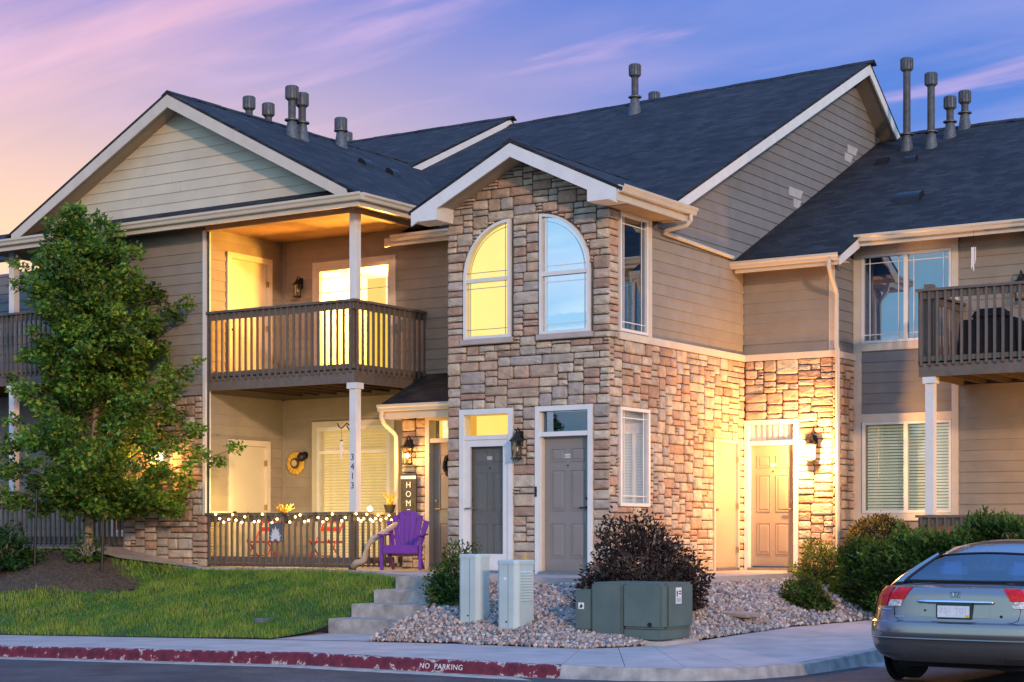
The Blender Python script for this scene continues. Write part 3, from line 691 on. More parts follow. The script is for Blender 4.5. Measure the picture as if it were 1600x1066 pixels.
def siding(root, fr, v0, v1, lo, hi, ops, m, step=0.178, name='siding_plank', n0=0.0):
    """lo(v), hi(v): wall outline"""
    nrow = int(math.ceil((v1 - v0) / step - 1e-6))
    for i in range(nrow):
        a, b = v0 + i * step, min(v0 + (i + 1) * step, v1)
        cuts = sorted(set([a, b] + [x for o in ops for x in o[2:4] if a + 0.012 < x < b - 0.012]))
        for c, d in zip(cuts[:-1], cuts[1:]):
            mid = (c + d) / 2; segs = [(None, None)]
            blk = sorted([(o[0], o[1]) for o in ops if o[2] < mid < o[3]])
            L0 = 'lo'; ranges = []
            cur = None
            for (p, q) in blk: ranges.append((cur, p)); cur = q
            ranges.append((cur, None))
            for (p, q) in ranges:
                ab = p if p is not None else lo(c); at = p if p is not None else lo(d)
                bb = q if q is not None else hi(c); bt = q if q is not None else hi(d)
                if bb - ab < 0.03 or bt - at < -0.001: continue
                if p is not None and q is None and bb <= ab: continue
                cutx = [ab]
                if min(bb, bt) - max(ab, at) > 3.0 and c == a and d == b:
                    xx = max(ab, at) + random.uniform(.8, 2.6)
                    while xx < min(bb, bt) - .7: cutx.append(xx); xx += random.uniform(2.2, 3.6)
                cuts2 = [(ab, at)] + [(x_, x_) for x_ in cutx[1:]] + [(bb, bt)]
                na, nb = 0.018 - 0.014 * (c - a) / step, 0.018 - 0.014 * (d - a) / step
                for qi, ((ab_, at_), (bb_, bt_)) in enumerate(zip(cuts2[:-1], cuts2[1:])):
                    if qi: ab_ += .004; at_ += .004
                    mb = MB(); mb.hexa([fr.p(ab_, c, n0 - .004), fr.p(bb_, c, n0 - .004), fr.p(bt_, d, n0 - .004), fr.p(at_, d, n0 - .004),
                                        fr.p(ab_, c, n0 + na), fr.p(bb_, c, n0 + na), fr.p(bt_, d, n0 + nb), fr.p(at_, d, n0 + nb)])
                    mb.build(name, m, root)
def ring(mb, fr, u0, u1, v0, v1, w, n0, n1, m=None, wb=None):
    wb = w if wb is None else wb
    mb.box(fr, u0, u0 + w, v0, v1, n0, n1, m); mb.box(fr, u1 - w, u1, v0, v1, n0, n1, m)
    mb.box(fr, u0 + w, u1 - w, v1 - w, v1, n0, n1, m)
    if wb: mb.box(fr, u0 + w, u1 - w, v0, v0 + wb, n0, n1, m)
def blinds(win, fr, u0, u1, v0, v1, n, m='blind', step=0.052):
    mb = MB(); k = int((v1 - v0) / step)
    for i in range(k):
        v = v0 + i * step; mb.hexa([fr.p(u0, v, n + .012), fr.p(u1, v, n + .012), fr.p(u1, v + .002, n + .012), fr.p(u0, v + .002, n + .012),
                                    fr.p(u0, v + step * .74, n - .016), fr.p(u1, v + step * .74, n - .016), fr.p(u1, v + step * .74 + .002, n - .016), fr.p(u0, v + step * .74 + .002, n - .016)])
    mb.build('blind', m, win)
def window(root, fr, u0, u1, v0, v1, gl='glass_dark', back='dark_room', depth=0.3, fw=0.05, fm='trim_white', casing=0.0, cm='trim', vs=(), hs=(), grille=0.0, n=0.0, sill=False, bl=None, dark_sill=False):
    mb = MB()
    ring(mb, fr, u0, u1, v0, v1, fw, n - 0.05, n + 0.03)
    for x in vs: mb.box(fr, x - .035, x + .035, v0 + fw, v1 - fw, n - .045, n + .024)
    for y in hs: mb.box(fr, u0 + fw, u1 - fw, y - .03, y + .03, n - .045, n + .026)
    w = mb.build('window', fm, root)
    xs_ = [u0 + fw] + [x for x in vs for x in (x - .035, x + .035)] + [u1 - fw]; ys_ = [v0 + fw] + [y for y in hs for y in (y - .03, y + .03)] + [v1 - fw]
    for a, b in zip(xs_[::2], xs_[1::2]):
        for c, d in zip(ys_[::2], ys_[1::2]):
            mb = MB(); mb.box(fr, a - .005, b + .005, c - .005, d + .005, n - .018, n - .012); mb.build('pane', gl, w)
            if grille:
                mb = MB(); t = .007; g = grille
                for x in (a + g, b - g): mb.box(fr, x - t, x + t, c, d, n - .0115, n - .004)
                for y in (c + g, d - g): mb.box(fr, a, a + g - t, y - t, y + t, n - .0112, n - .0045); mb.box(fr, a + g + t, b - g - t, y - t, y + t, n - .0112, n - .0045); mb.box(fr, b - g + t, b, y - t, y + t, n - .0112, n - .0045)
                mb.build('muntin', fm, w)
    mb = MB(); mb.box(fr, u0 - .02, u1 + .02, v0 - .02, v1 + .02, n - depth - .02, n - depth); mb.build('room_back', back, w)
    mb = MB(); ring(mb, fr, u0 - .012, u1 + .012, v0 - .012, v1 + .012, .016, n - depth, n - .051); mb.build('reveal', 'trim_white' if back != 'dark_room' else 'backing', w)
    if bl: blinds(w, fr, u0 + fw + .01, u1 - fw - .01, v0 + fw, v1 - fw, n - .09, bl)
    if casing:
        mb = MB(); ring(mb, fr, u0 - casing, u1 + casing, v0 - casing, v1 + casing, casing - .003, n - .002, n + .034); mb.build('casing', cm, w)
    if sill:
        mb = MB(); mb.box(fr, u0 - .04, u1 + .04, v0 - .10, v0 - .006, n - .03, n + .075); mb.build('sill', 'concrete', w)
    return w
def panel_door(root, fr, u0, u1, v0, v1, m, n=-0.09, knob='l', metal='steel', flat=False, name='door'):
    mb = MB(); mb.box(fr, u0, u1, v0, v1, n - .045, n); d = mb.build(name, m, root)
    W, H = u1 - u0, v1 - v0
    if not flat:
        cols_ = [(u0 + .14 * W, u0 + .44 * W), (u0 + .56 * W, u0 + .86 * W)]; rows = [(v0 + .10 * H, v0 + .36 * H), (v0 + .45 * H, v0 + .755 * H), (v0 + .815 * H, v0 + .915 * H)]
        for a, b in cols_:
            for c, e in rows:
                p = MB(); ring(p, fr, a, b, c, e, .014, n - .002, n + .011)
                k = .05; p.hexa([fr.p(a + .022, c + .022, n - .002), fr.p(b - .022, c + .022, n - .002), fr.p(b - .022, e - .022, n - .002), fr.p(a + .022, e - .022, n - .002),
                                 fr.p(a + k, c + k, n + .009), fr.p(b - k, c + k, n + .009), fr.p(b - k, e - k, n + .009), fr.p(a + k, e - k, n + .009)])
                p.build('door_panel', m, d)
        mb = MB(); mb.lathe(fr.p((u0 + u1) / 2, v0 + .785 * H, n - .002), [(.012, 0), (.012, .012)] if fr.n.y > 0 else [(.012, -.012), (.012, 0)], 8, axis='y' if abs(fr.n.y) > .5 else 'x'); mb.build('peephole', 'black_metal', d)
    ux = u0 + .07 if knob == 'l' else u1 - .07; dr = 1 if knob == 'l' else -1
    mb = MB()
    for vz in ((v0 + .98,) if flat else (v0 + .98, v0 + 1.12)):
        mb.tube([fr.p(ux, vz, n - .005), fr.p(ux, vz, n + .03)], .022, 10)
    mb.tube([fr.p(ux, v0 + .98, n + .03), fr.p(ux, v0 + .98, n + .05), fr.p(ux + dr * .02, v0 + .98, n + .055), fr.p(ux + dr * .11, v0 + .98, n + .05)] if not flat else [fr.p(ux, v0 + .98, n + .03), fr.p(ux, v0 + .98, n + .06)], .011 if not flat else .026, 8)
    mb.build('handle', metal, d)
    return d
def jamb(root, fr, u0, u1, v0, v1, w, m, depth=0.14, n1=0.055, name='door_frame', sill=True, mid=None):
    mb = MB(); ring(mb, fr, u0, u1, v0, v1, w, -depth, n1, wb=0)
    if mid: mb.box(fr, u0 + w, u1 - w, mid - .035, mid + .035, -depth, n1 - .012)
    o = mb.build(name, m, root)
    if sill: mb = MB(); mb.box(fr, u0 + w, u1 - w, v0 - .0, v0 + .045, -depth, n1 + .03); mb.build('threshold', 'steel', o)
    return o
GPROF = [(0, 0), (.075, 0), (.082, .012), (.09, .05), (.115, .075), (.118, .112), (.105, .115), (.105, .08), (.078, .055), (.068, .015), (.012, .012), (.012, .115), (0, .115)]
def gutter(root, p0, p1, out, m='gutter'):
    mb = MB(); mb.ext(GPROF, p0, p1, out, (0, 0, 1)); return mb.build('gutter', m, root)
def slab(mb, top, th, m=None):
    k = len(top); mb.add([tuple(p) for p in top] + [(p[0], p[1], p[2] - th) for p in top],
        [tuple(range(k)), tuple(range(2 * k - 1, k - 1, -1))] + [(i, k + i, k + (i + 1) % k, (i + 1) % k) for i in range(k)], m)
def balcony(root, x0, x1, yf, yw, z0, sides, joists=True):
    """z0 = underside of rim board"""
    b = MB(); b.wbox(x0 + .04, x1 - .04, yf + .04, yw - .01, z0 + .17, z0 + .20); deck = b.build('balcony_deck', 'deck_shaded', root)
    mb = MB(); mb.wbox(x0, x1, yf, yf + .038, z0, z0 + .235); mb.build('rim_board', 'deck_wood', deck)
    for sx_ in sides:
        xx = (x0, x0 + .038) if sx_ == 'l' else (x1 - .038, x1); mb = MB(); mb.wbox(xx[0], xx[1], yf + .04, yw - .02, z0 + .001, z0 + .234); mb.build('rim_board', 'deck_wood', deck)
    if joists:
        k = int((x1 - x0) / .42)
        for i in range(1, k + 1):
            x = x0 + (x1 - x0) * i / (k + 1); mb = MB(); mb.wbox(x - .02, x + .02, yf + .045, yw - .02, z0 + .012, z0 + .168); mb.build('joist', 'deck_shaded', deck)
    railing(deck, x0, x1, yf, yw, z0 + .15, z0 + 1.37, sides)
    return deck
def railing(deck, x0, x1, yf, yw, zb, zt, sides, step=.128, post=True):
    bm_ = MB(); bm_.wbox(-.019, .019, -.016, .016, 0.03, zt - zb - .05); bm_.hexa([(-.019, -.016, .03), (.019, -.016, .03), (.019, .016, .03), (-.019, .016, .03)][::-1] + [(-.019, .016, -.0), (.019, .016, -.0), (.019, .016, .03), (-.019, .016, .03)]) if False else None
    base = None
    def bal(x, y, rot):
        nonlocal base
        if base is None:
            m_ = MB(); H = zt - zb - .045
            prof_ = [(-.016, 0.03), (.016, 0.0), (.016, H), (-.016, H)]       # chamfered foot
            m_.ext([(a, b2) for a, b2 in prof_], (-.019, 0, 0), (.019, 0, 0), (0, 1, 0), (0, 0, 1)); base = m_.build('baluster', 'deck_wood', deck, local=True); o = base
        else:
            o = base.copy(); COL.objects.link(o); o.parent = deck
        pl = Vector((0, 0, 0)); q = deck
        while q is not None: pl += q.location; q = q.parent
        o.location = Vector((x, y, zb)) - pl; o.rotation_euler = (0, 0, rot)
    n = int((x1 - x0) / step); a0 = x0 + .05; 
    for i in range(n):
        bal(a0 + (x1 - .1 - x0) * i / (n - 1), yf - .018, 0)
    mb = MB(); mb.wbox(x0 - .04, x1 + .04, yf - .05, yf + .09, zt - .04, zt); mb.build('top_rail', 'deck_wood', deck)
    mb = MB(); mb.wbox(x0, x1, yf + .0, yf + .038, zt - .155, zt - .043); mb.wbox(x0, x1, yf + .0, yf + .038, zb + .06, zb + .165); mb.build('rail_band', 'deck_wood', deck)
    for s_ in sides:
        X = x1 if s_ == 'r' else x0; sg = 1 if s_ == 'r' else -1; n = int((yw - yf) / (step * 1.1))
        for i in range(n): bal(X + sg * .018, yf + .09 + (yw - yf - .16) * i / (n - 1), R_(90) if s_ == 'r' else R_(-90))
        xa, xb = (X - .09, X + .05) if s_ == 'r' else (X - .05, X + .09)
        mb = MB(); mb.wbox(xa, xb, yf + .092, yw - .03, zt - .0405, zt - .0005); mb.build('top_rail', 'deck_wood', deck)
        xa, xb = (X - .038, X) if s_ == 'r' else (X, X + .038)
        mb = MB(); mb.wbox(xa, xb, yf + .04, yw - .03, zt - .154, zt - .043); mb.wbox(xa, xb, yf + .04, yw - .03, zb + .06, zb + .164); mb.build('rail_band', 'deck_wood', deck)
        if post:
            px = (X - .13, X - .04) if s_ == 'r' else (X + .04, X + .13)
            mb = MB(); mb.wbox(px[0], px[1], yf + .042, yf + .13, zb - .1, zt - .0415); mb.build('rail_post', 'deck_wood', deck)
def column(root, x, y, z0, z1, w=.14, cap=True, name='column'):
    mb = MB(); mb.wbox(x - w / 2, x + w / 2, y - w / 2, y + w / 2, z0, z1); c = mb.build(name, 'trim_white', root, bevel=.006)
    if cap: mb = MB(); mb.wbox(x - w / 2 - .03, x + w / 2 + .03, y - w / 2 - .03, y + w / 2 + .03, z1 - .10, z1 - .002); mb.build('column_cap', 'trim_white', c)
    return c
def downspout(root, pts, m='gutter', r=.038):
    mb = MB(); mb.tube(pts, r, 8); return mb.build('downspout', m, root, autos=50)

# ================================================================== ENTRY TOWER (centre): stone gable, long roof, recessed entry
TW = thing('stone_entry_building', 'stone fronted middle section with arched windows, small gable and long dark main roof', 'building', (-1.4, 3.0, -0.05))
ff = front(0.0); fs = side(0.0); fr_ = front(4.67); fret = side(1.68)
AL = dict(u0=-2.622, u1=-1.739, v0=3.66, c=4.62, side='l'); AR = dict(u0=-1.195, u1=-0.293, v0=3.66, c=4.62, side='r')
door_ops = [(-2.705, -1.693, -.3, 2.55), (-1.277, -.247, -.3, 2.55)]
arch_ops = [(-2.622, -1.739, 3.66, 5.515), (-1.195, -.293, 3.66, 5.53)]
MT = 0.474
def tower_top(u): return 6.62 - MT * abs(u + 1.45)
def in_arch(u, v, g=0.02):
    for A in (AL, AR):
        R0 = A['u1'] - A['u0'] + g
        if A['u0'] - g < u < A['u1'] + g and A['v0'] - .11 < v:
            if v < A['c']: return True
            cx = A['u1'] if A['side'] == 'l' else A['u0']
            if (u - cx) ** 2 + (v - A['c']) ** 2 < R0 * R0: return True
    return False
def blk_front(u, v): return v > tower_top(u) - .19 or in_arch(u, v)
wall_panel(TW, ff, -2.95, 0.0, -.3, 5.6, door_ops + arch_ops, 'mortar', top=[(-2.95, 5.6), (0.0, 5.6), (0.0, 5.75), (-1.45, 6.44), (-2.95, 5.75)])
for A in (AL, AR):
    R0 = A['u1'] - A['u0']; l = A['side'] == 'l'; cx = A['u1'] if l else A['u0']; mb = MB(); corner = (A['u0'] if l else A['u1'], A['c'] + R0)
    arc = [(cx + (-1 if l else 1) * R0 * math.cos(a), A['c'] + R0 * math.sin(a)) for a in [math.pi / 2 * i / 14 for i in range(15)]]
    for p, q in zip(arc[:-1], arc[1:]): mb.add([ff.p(*corner), ff.p(*p), ff.p(*q)], [(0, 1, 2)])
    mb.build('wall', 'mortar', TW, fix=False)
fills = [(ff, r, 1.15) for r in stone_rects(-2.95, .042, -.2, 6.45, door_ops, blk_front)]
side_ops = [(0.29, 1.225, 1.0, 2.52), (3.47, 4.43, -.3, 2.17)]
fills += [(fs, r, .55) for r in stone_rects(0.0, .285, 3.56, 5.6, [])]
fills += [(fs, r, .55) for r in stone_rects(0.0, 4.67, -.2, 3.55, side_ops, cu=.052, cv=.05)]
rec_ops = [(.046, 1.04, -.3, 2.53)]
fills += [(fr_, r, .85) for r in stone_rects(0.05, 1.68, -.2, 3.55, rec_ops)]
fills += [(fret, r, .3) for r in stone_rects(4.63, 5.5, -.25, 3.55, [])]
lay_stones(TW, fills)
up_ops = [(.31, 1.175, 3.675, 5.49)]
wall_panel(TW, fs, 0.0, 4.67, -.3, 5.25, side_ops + up_ops, 'mortar')
wall_panel(TW, fs, 4.67, 14.0, 0, 5.25, [], 'backing', top=[(14.0, 5.25), (11.6, 8.3), (9.5, 9.7), (1.2, 5.6), (0.0, 5.6), (0.0, 5.25)])
wall_panel(TW, fr_, 0.0, 1.68, -.3, 5.35, rec_ops, 'mortar')
wall_panel(TW, fret, 4.67, 5.5, -.4, 5.38, [], 'mortar')
# siding on the right side of the tower and on the recess
siding(TW, fs, 3.66, 5.25, lambda v: .29, lambda v: 4.67, [(.27, 1.225, 3.6, 5.6)], 'siding_taupe')
siding(TW, fs, 5.262, 9.6, lambda v: max(1.2, 1.75 + (v - 5.60) / .489), lambda v: min(9.5 + (9.62 - v) / .68, 4.25 + (v - 5.25) / .49 + .12), [], 'siding_grey')
siding(TW, fr_, 3.66, 5.3, lambda v: .02, lambda v: 1.60, [], 'siding_taupe')
siding(TW, fret, 3.66, 5.3, lambda v: 4.68, lambda v: 5.5, [], 'siding_grey')
# bare primer patches where the side gable siding was repaired
for (a, b, c) in ((6.55, 7.05, 6.75), (6.75, 7.35, 6.56), (9.15, 9.45, 7.84), (9.3, 9.7, 8.02)):
    vv = c; e = 4.25 + (vv - 5.25) / .49
    a, b = a, min(b, e + .05); mb = MB(); mb.hexa([fs.p(a, vv, .0), fs.p(b, vv, .0), fs.p(b + .12, vv + .16, .0), fs.p(a, vv + .16, 0), fs.p(a, vv, .0205), fs.p(b, vv, .0205), fs.p(b + .12, vv + .16, .0205), fs.p(a, vv + .16, .0205)]); mb.build('primer_patch', 'primer_patch', TW)
mb = MB(); mb.box(fs, .27, 4.655, 3.55, 3.66, 0, .06); mb.build('band_board', 'trim', TW)
mb = MB(); mb.box(fr_, .062, 1.73, 3.552, 3.66, 0, .06); mb.build('band_board', 'trim', TW)
mb = MB(); mb.box(fret, 4.68, 5.49, 3.548, 3.655, 0, .06); mb.build('band_board', 'trim', TW)
mb = MB(); mb.box(fr_, 1.6, 1.70, 3.662, 5.3, 0, .03); mb.build('corner_board', 'trim', TW)
# arched windows
def arch_window(A, lit):
    l = A['side'] == 'l'; R0 = A['u1'] - A['u0']; cx = A['u1'] if l else A['u0']; sg = -1 if l else 1
    def outline(w, vb):       # inner offset w
        r = R0 - w; pts = [(cx + sg * w, A['v0'] + vb)] if False else []
        a = [(cx + sg * (w + 0), A['v0'] + w), (cx + sg * (R0 - w), A['v0'] + w), (cx + sg * (R0 - w), A['c'])]
        nseg = 18
        for i in range(1, nseg + 1):
            t = math.pi / 2 * i / nseg; uu = max(w, r * math.cos(t)); vv = A['c'] + r * math.sin(t)
            if uu == w: vv = A['c'] + math.sqrt(max(0, r * r - w * w))
            a.append((cx + sg * uu, vv))
        return a
    o = outline(0, 0); i_ = outline(.045, 0)
    def bandm(mb, P, Q, n0, n1):
        k = len(P); V = [ff.p(*p, n0) for p in P] + [ff.p(*p, n0) for p in Q] + [ff.p(*p, n1) for p in P] + [ff.p(*p, n1) for p in Q]; Fc = []
        for a in range(k):
            b = (a + 1) % k; Fc += [(a, b, k + b, k + a), (2 * k + a, 2 * k + b, 3 * k + b, 3 * k + a), (a, b, 2 * k + b, 2 * k + a), (k + a, k + b, 3 * k + b, 3 * k + a)]
        mb.add(V, Fc)
    mb = MB(); bandm(mb, o, i_, -.06, .062)
    mb.box(ff, A['u0'] + .04, A['u1'] - .04, 4.555, 4.615, -.05, .05)
    w = mb.build('window', 'trim_white', TW)
    for lo_, hi_ in ((A['v0'] + .04, 4.58), (4.58, 9)):
        pts = []
        if hi_ < 9: pts = [(A['u0'] + .03, lo_), (A['u1'] - .03, lo_), (A['u1'] - .03, hi_), (A['u0'] + .03, hi_)]
        else:
            pts = [(cx + sg * .03, 4.59), (cx + sg * (R0 - .03), 4.59)] + [p for p in outline(.03, 0) if p[1] > 4.60]
        mb = MB(); mb.prism(ff, pts, .0, .006); mb.build('pane', 'glass_lit' if lit else 'glass_sky', w)
    mb = MB(); t = .006; g = .11
    for x in (A['u0'] + g, A['u1'] - g):
        top_ = 4.55 if ((x < -2) == l and l) or (not l and x > -.7) else 5.44
        if (l and x == A['u0'] + g) or (not l and x == A['u1'] - g): mb.box(ff, x - t, x + t, A['v0'] + .045, 4.62, .0065, .013)
        else: mb.box(ff, x - t, x + t, A['v0'] + .045, 5.46, .0065, .013)
    for y in (A['v0'] + .15, 4.46, 4.71): mb.box(ff, A['u0'] + .045, A['u1'] - .045, y - t, y + t, .0068, .0128)
    ra = R0 - g
    arc = [(cx + sg * ra * math.cos(math.pi / 2 * i / 16), A['c'] + ra * math.sin(math.pi / 2 * i / 16)) for i in range(17)]
    mb.tube([ff.p(u, v, .0105) for u, v in arc], .006, 5)
    mb.build('muntin', 'steel' if lit else 'trim_white', w)
    mb = MB(); mb.box(ff, A['u0'] - .02, A['u1'] + .02, A['v0'] - .02, A['c'] + R0 + .02, -.14, -.12); mb.build('blind', 'lit_yellow' if lit else 'dark_room', w)  # left: glowing panel as lit shade; right: dark panel, no blind
    mb = MB(); mb.box(ff, A['u0'] - .05, A['u1'] + .05, A['v0'] - .09, A['v0'] - .004, -.02, .085); mb.build('sill', 'concrete', w, bevel=.008)
arch_window(AL, True); arch_window(AR, False)
# side windows
w = window(TW, fs, .31, 1.175, 3.675, 5.49, 'glass_dark', 'dark_room', .5, fw=.045, fm='trim_white', grille=.11, n=.02)
mb = MB(); mb.box(fs, 1.178, 1.30, 3.662, 5.6, 0, .05); mb.box(fs, .29, 1.176, 5.493, 5.6, 0, .05); mb.build('casing', 'trim', w)
w = window(TW, fs, .29, 1.225, 1.0, 2.52, 'glass_soft', 'blind_white', .10, fw=.05, fm='trim_white', grille=.11, n=.03)
# front doors
jl = jamb(TW, ff, -2.705, -1.693, -.05, 2.55, .085, 'trim_white', mid=2.10)
d = panel_door(TW, ff, -2.615, -1.783, 0.0, 2.06, 'door_grey', -.075, 'l', 'brass')
sd_ = MB(); ring(sd_, ff, -2.618, -1.78, -.0, 2.062, .105, -.02, .03, wb=.26); sdo = sd_.build('storm_door', 'trim_white', TW)
mb = MB(); mb.box(ff, -2.52, -1.88, .255, 1.965, -.004, .002); mb.build('pane', 'glass_storm', sdo)
mb = MB(); mb.tube([ff.p(-2.575, .98, .03), ff.p(-2.575, .98, .075), ff.p(-2.45, .985, .075)], .011, 6); mb.build('handle', 'steel', sdo)
mb = MB(); mb.box(ff, -2.63, -1.77, 2.13, 2.47, -.02, -.012); tp = mb.build('transom_pane', 'glass_lit', TW)
mb = MB(); mb.box(ff, -2.64, -1.76, 2.12, 2.48, -.33, -.32); mb.build('lit_room', 'lit_yellow', tp)
mb = MB(); ring(mb, ff, -2.64, -1.76, 2.115, 2.485, .02, -.32, -.14); mb.build('reveal', 'lit_orange', tp)  # reveal made to glow in place of lamplight from the room
jr = jamb(TW, ff, -1.277, -.247, -.05, 2.55, .08, 'trim_white', mid=2.115)
mb = MB(); mb.box(ff, -1.2, -1.17, 0.0, 2.47, -.13, -.0); mb.build('jamb_stop', 'trim', jr)
dR = panel_door(TW, ff, -1.168, -.33, 0.0, 2.075, 'door_grey', -.07, 'r', 'black_metal')
mb = MB(); mb.box(ff, -.82, -.69, 1.745, 1.805, -.0695, -.063); pl_ = mb.build('number_plate', 'label_white', dR)
text_obj('3424', .05, 'ink', dR, face_mtx(ff, -.755, 1.772, -.062), .001, False, 'numerals')
mb = MB(); mb.box(ff, -2.26, -2.14, 1.745, 1.805, -.0745, -.068); mb.build('number_plate', 'label_white', d)
mb = MB(); mb.box(ff, -1.168, -.33, 2.15, 2.47, -.05, -.043); tp = mb.build('transom_pane', 'glass_tint', TW)
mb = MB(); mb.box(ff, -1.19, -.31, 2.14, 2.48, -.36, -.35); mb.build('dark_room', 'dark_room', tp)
mb = MB(); mb.box(ff, -1.268, -1.235, 1.15, 1.31, .056, .072); mb.build('doorbell', 'black_metal', jr, bevel=.006)
# storage door on the side wall and recessed entry door
js = jamb(TW, fs, 3.47, 4.43, -.05, 2.17, .05, 'door_cream', .1, .05)
mb = MB()
for hz in (.25, 1.0, 1.8): mb.box(fs, 4.372, 4.386, hz, hz + .10, .0, .056)
mb.build('hinge', 'steel', js)
panel_door(TW, fs, 3.522, 4.378, 0.0, 2.118, 'door_storage', .0, 'l', 'steel', flat=True, name='storage_door')
jj = jamb(TW, fr_, .046, 1.04, -.05, 2.53, .075, 'trim_white', mid=2.135)
dE = panel_door(TW, fr_, .125, .961, .02, 2.098, 'door_tan', -.06, 'r', 'steel')
mb = MB(); mb.box(fr_, .49, .61, 1.74, 1.79, -.0595, -.054); mb.build('number_plate', 'label_white', dE)
mb = MB(); mb.box(fr_, .125, .961, 2.172, 2.452, -.03, -.024); tp = mb.build('transom_pane', 'glass_soft', TW)
mb = MB(); k_ = 40
for i in range(k_):       # gathered curtain behind the transom
    a = .12 + .845 * i / k_; b = .12 + .845 * (i + 1) / k_; na = -.08 + .018 * math.sin(i * 1.3); nb = -.08 + .018 * math.sin((i + 1) * 1.3)
    mb.add([fr_.p(a, 2.16, na), fr_.p(b, 2.16, nb), fr_.p(b, 2.47, nb), fr_.p(a, 2.47, na)], [(0, 1, 2, 3)])
mb.build('curtain', 'blind_white', tp, fix=False)
# tower roof
YF = -.5; XE = .43; rx = -1.45; xl = -3.33
zt = lambda x: 6.62 - MT * abs(x - rx)
mb = MB(); slab(mb, [(rx, YF, 6.62), (XE + .05, YF, zt(XE + .05)), (XE + .05, 1.75, zt(XE + .05)), (rx, 3.6, 6.62)], .05); mb.build('roof', 'shingle_y', TW)
mb = MB(); slab(mb, [(rx, YF, 6.62), (rx, 3.6, 6.62), (xl - .05, 2.2, zt(xl - .05)), (xl - .05, YF, zt(xl - .05))], .05); mb.build('roof', 'shingle_y', TW)
fb = front(YF + .004)
mb = MB(); mb.prism(fb, [(rx, 6.36), (XE, zt(XE) - .26 + .0), (XE, zt(XE) - .05), (rx, 6.57)], -.03, 0); mb.build('barge_board', 'trim_white', TW)
mb = MB(); mb.prism(fb, [(rx - .001, 6.36), (rx - .001, 6.57), (xl, zt(xl) - .05), (xl, zt(xl) - .26)], -.03, 0); mb.build('barge_board', 'trim_white', TW)
fb2 = front(YF + .001)
for (a, b) in ((-.07, XE - .002), (xl + .002, xl + .5)):
    mb = MB(); lo_ = min(zt(a), zt(b)) - .20
    mb.hexa([fb2.p(a, lo_, -.48), fb2.p(b, lo_, -.48), fb2.p(b, zt(b) - .055, -.48), fb2.p(a, zt(a) - .055, -.48), fb2.p(a, lo_, 0), fb2.p(b, lo_, 0), fb2.p(b, zt(b) - .055, 0), fb2.p(a, zt(a) - .055, 0)])
    mb.build('eave_return', 'trim_white', TW)
mb = MB()     # sloping soffits under the front overhang
for (a, b) in ((rx, -.075), (xl + .505, rx - .001)):
    mb.add([(a, YF + .036, zt(a) - .215), (b, YF + .036, zt(b) - .215), (b, -.002, zt(b) - .215), (a, -.002, zt(a) - .215)], [(0, 1, 2, 3)])
mb.build('soffit', 'soffit', TW, fix=False)
mb = MB(); mb.wbox(.002, XE - .003, -.02, 1.7, 5.52, 5.56); mb.build('soffit', 'soffit', TW)
mb = MB(); mb.wbox(XE - .002, XE + .028, -.498, 1.72, 5.50, 5.66); mb.build('fascia', 'gutter', TW)
gutter(TW, (XE + .03, -.5, 5.615), (XE + .03, 1.86, 5.615), (1, 0, 0))
downspout(TW, [(XE + .08, 1.72, 5.64), (XE + .08, 1.72, 5.52), (XE + .02, 1.70, 5.45), (.12, 1.62, 5.38), (.06, 1.66, 5.36), (.06, 2.2, 5.345), (.06, 4.15, 5.29)], r=.034)
# main roof: ridge along the street, right gable end
XR = .40; EY = 1.26; ez = 5.73; RZ = 9.78; RZL = 9.60; XM = -8.0
mb = MB(); rzx = lambda x: RZL + (RZ - RZL) * (x - XM) / (XR - XM); mz = lambda x, y: ez + (rzx(x) - ez) * (y - EY) / (9.5 - EY)
slab(mb, [(-4.95, EY, ez), (XR, EY, ez), (XR, 9.5, RZ), (-4.95, 9.5, rzx(-4.95))], .05); slab(mb, [(XM, 2.4, mz(XM, 2.4)), (-4.951, 2.4, mz(-4.951, 2.4)), (-4.951, 9.5, rzx(-4.951)), (XM, 9.5, RZL)], .05); mb.build('roof', 'shingle_x', TW)
mb = MB(); slab(mb, [(XM, 9.5, RZL), (XR, 9.5, RZ), (XR, 13.5, 7.06), (XM, 13.5, 6.9)], .05); mb.build('roof', 'shingle_x', TW)
sb = side(XR - .004)
mb = MB(); mb.prism(sb, [(1.30, 5.52), (9.5, 9.53), (9.5, 9.73), (1.30, 5.70)], -.03, 0); mb.build('barge_board', 'trim_white', TW)
mb = MB(); mb.prism(sb, [(9.501, 9.53), (13.5, 6.81), (13.5, 7.01), (9.501, 9.73)], -.03, 0); mb.build('barge_board', 'trim_white', TW)
mb = MB(); mb.add([(.0, 1.5, 5.60), (XR - .034, 1.5, 5.60), (XR - .034, 9.5, 9.55), (0, 9.5, 9.55)], [(0, 1, 2, 3)]); mb.add([(.0, 9.5, 9.55), (XR - .034, 9.5, 9.55), (XR - .034, 13.5, 6.83), (0, 13.5, 6.83)], [(0, 1, 2, 3)])
mb.build('soffit', 'siding_taupe', TW, fix=False)
# eave of the main roof left of the tower
mb = MB(); mb.wbox(-5.2, -2.96, EY - .0, EY + .03, 5.545, 5.69); mb.build('fascia', 'gutter', TW)
gutter(TW, (-5.0, EY - .002, 5.61), (-2.96, EY - .002, 5.61), (0, -1, 0))

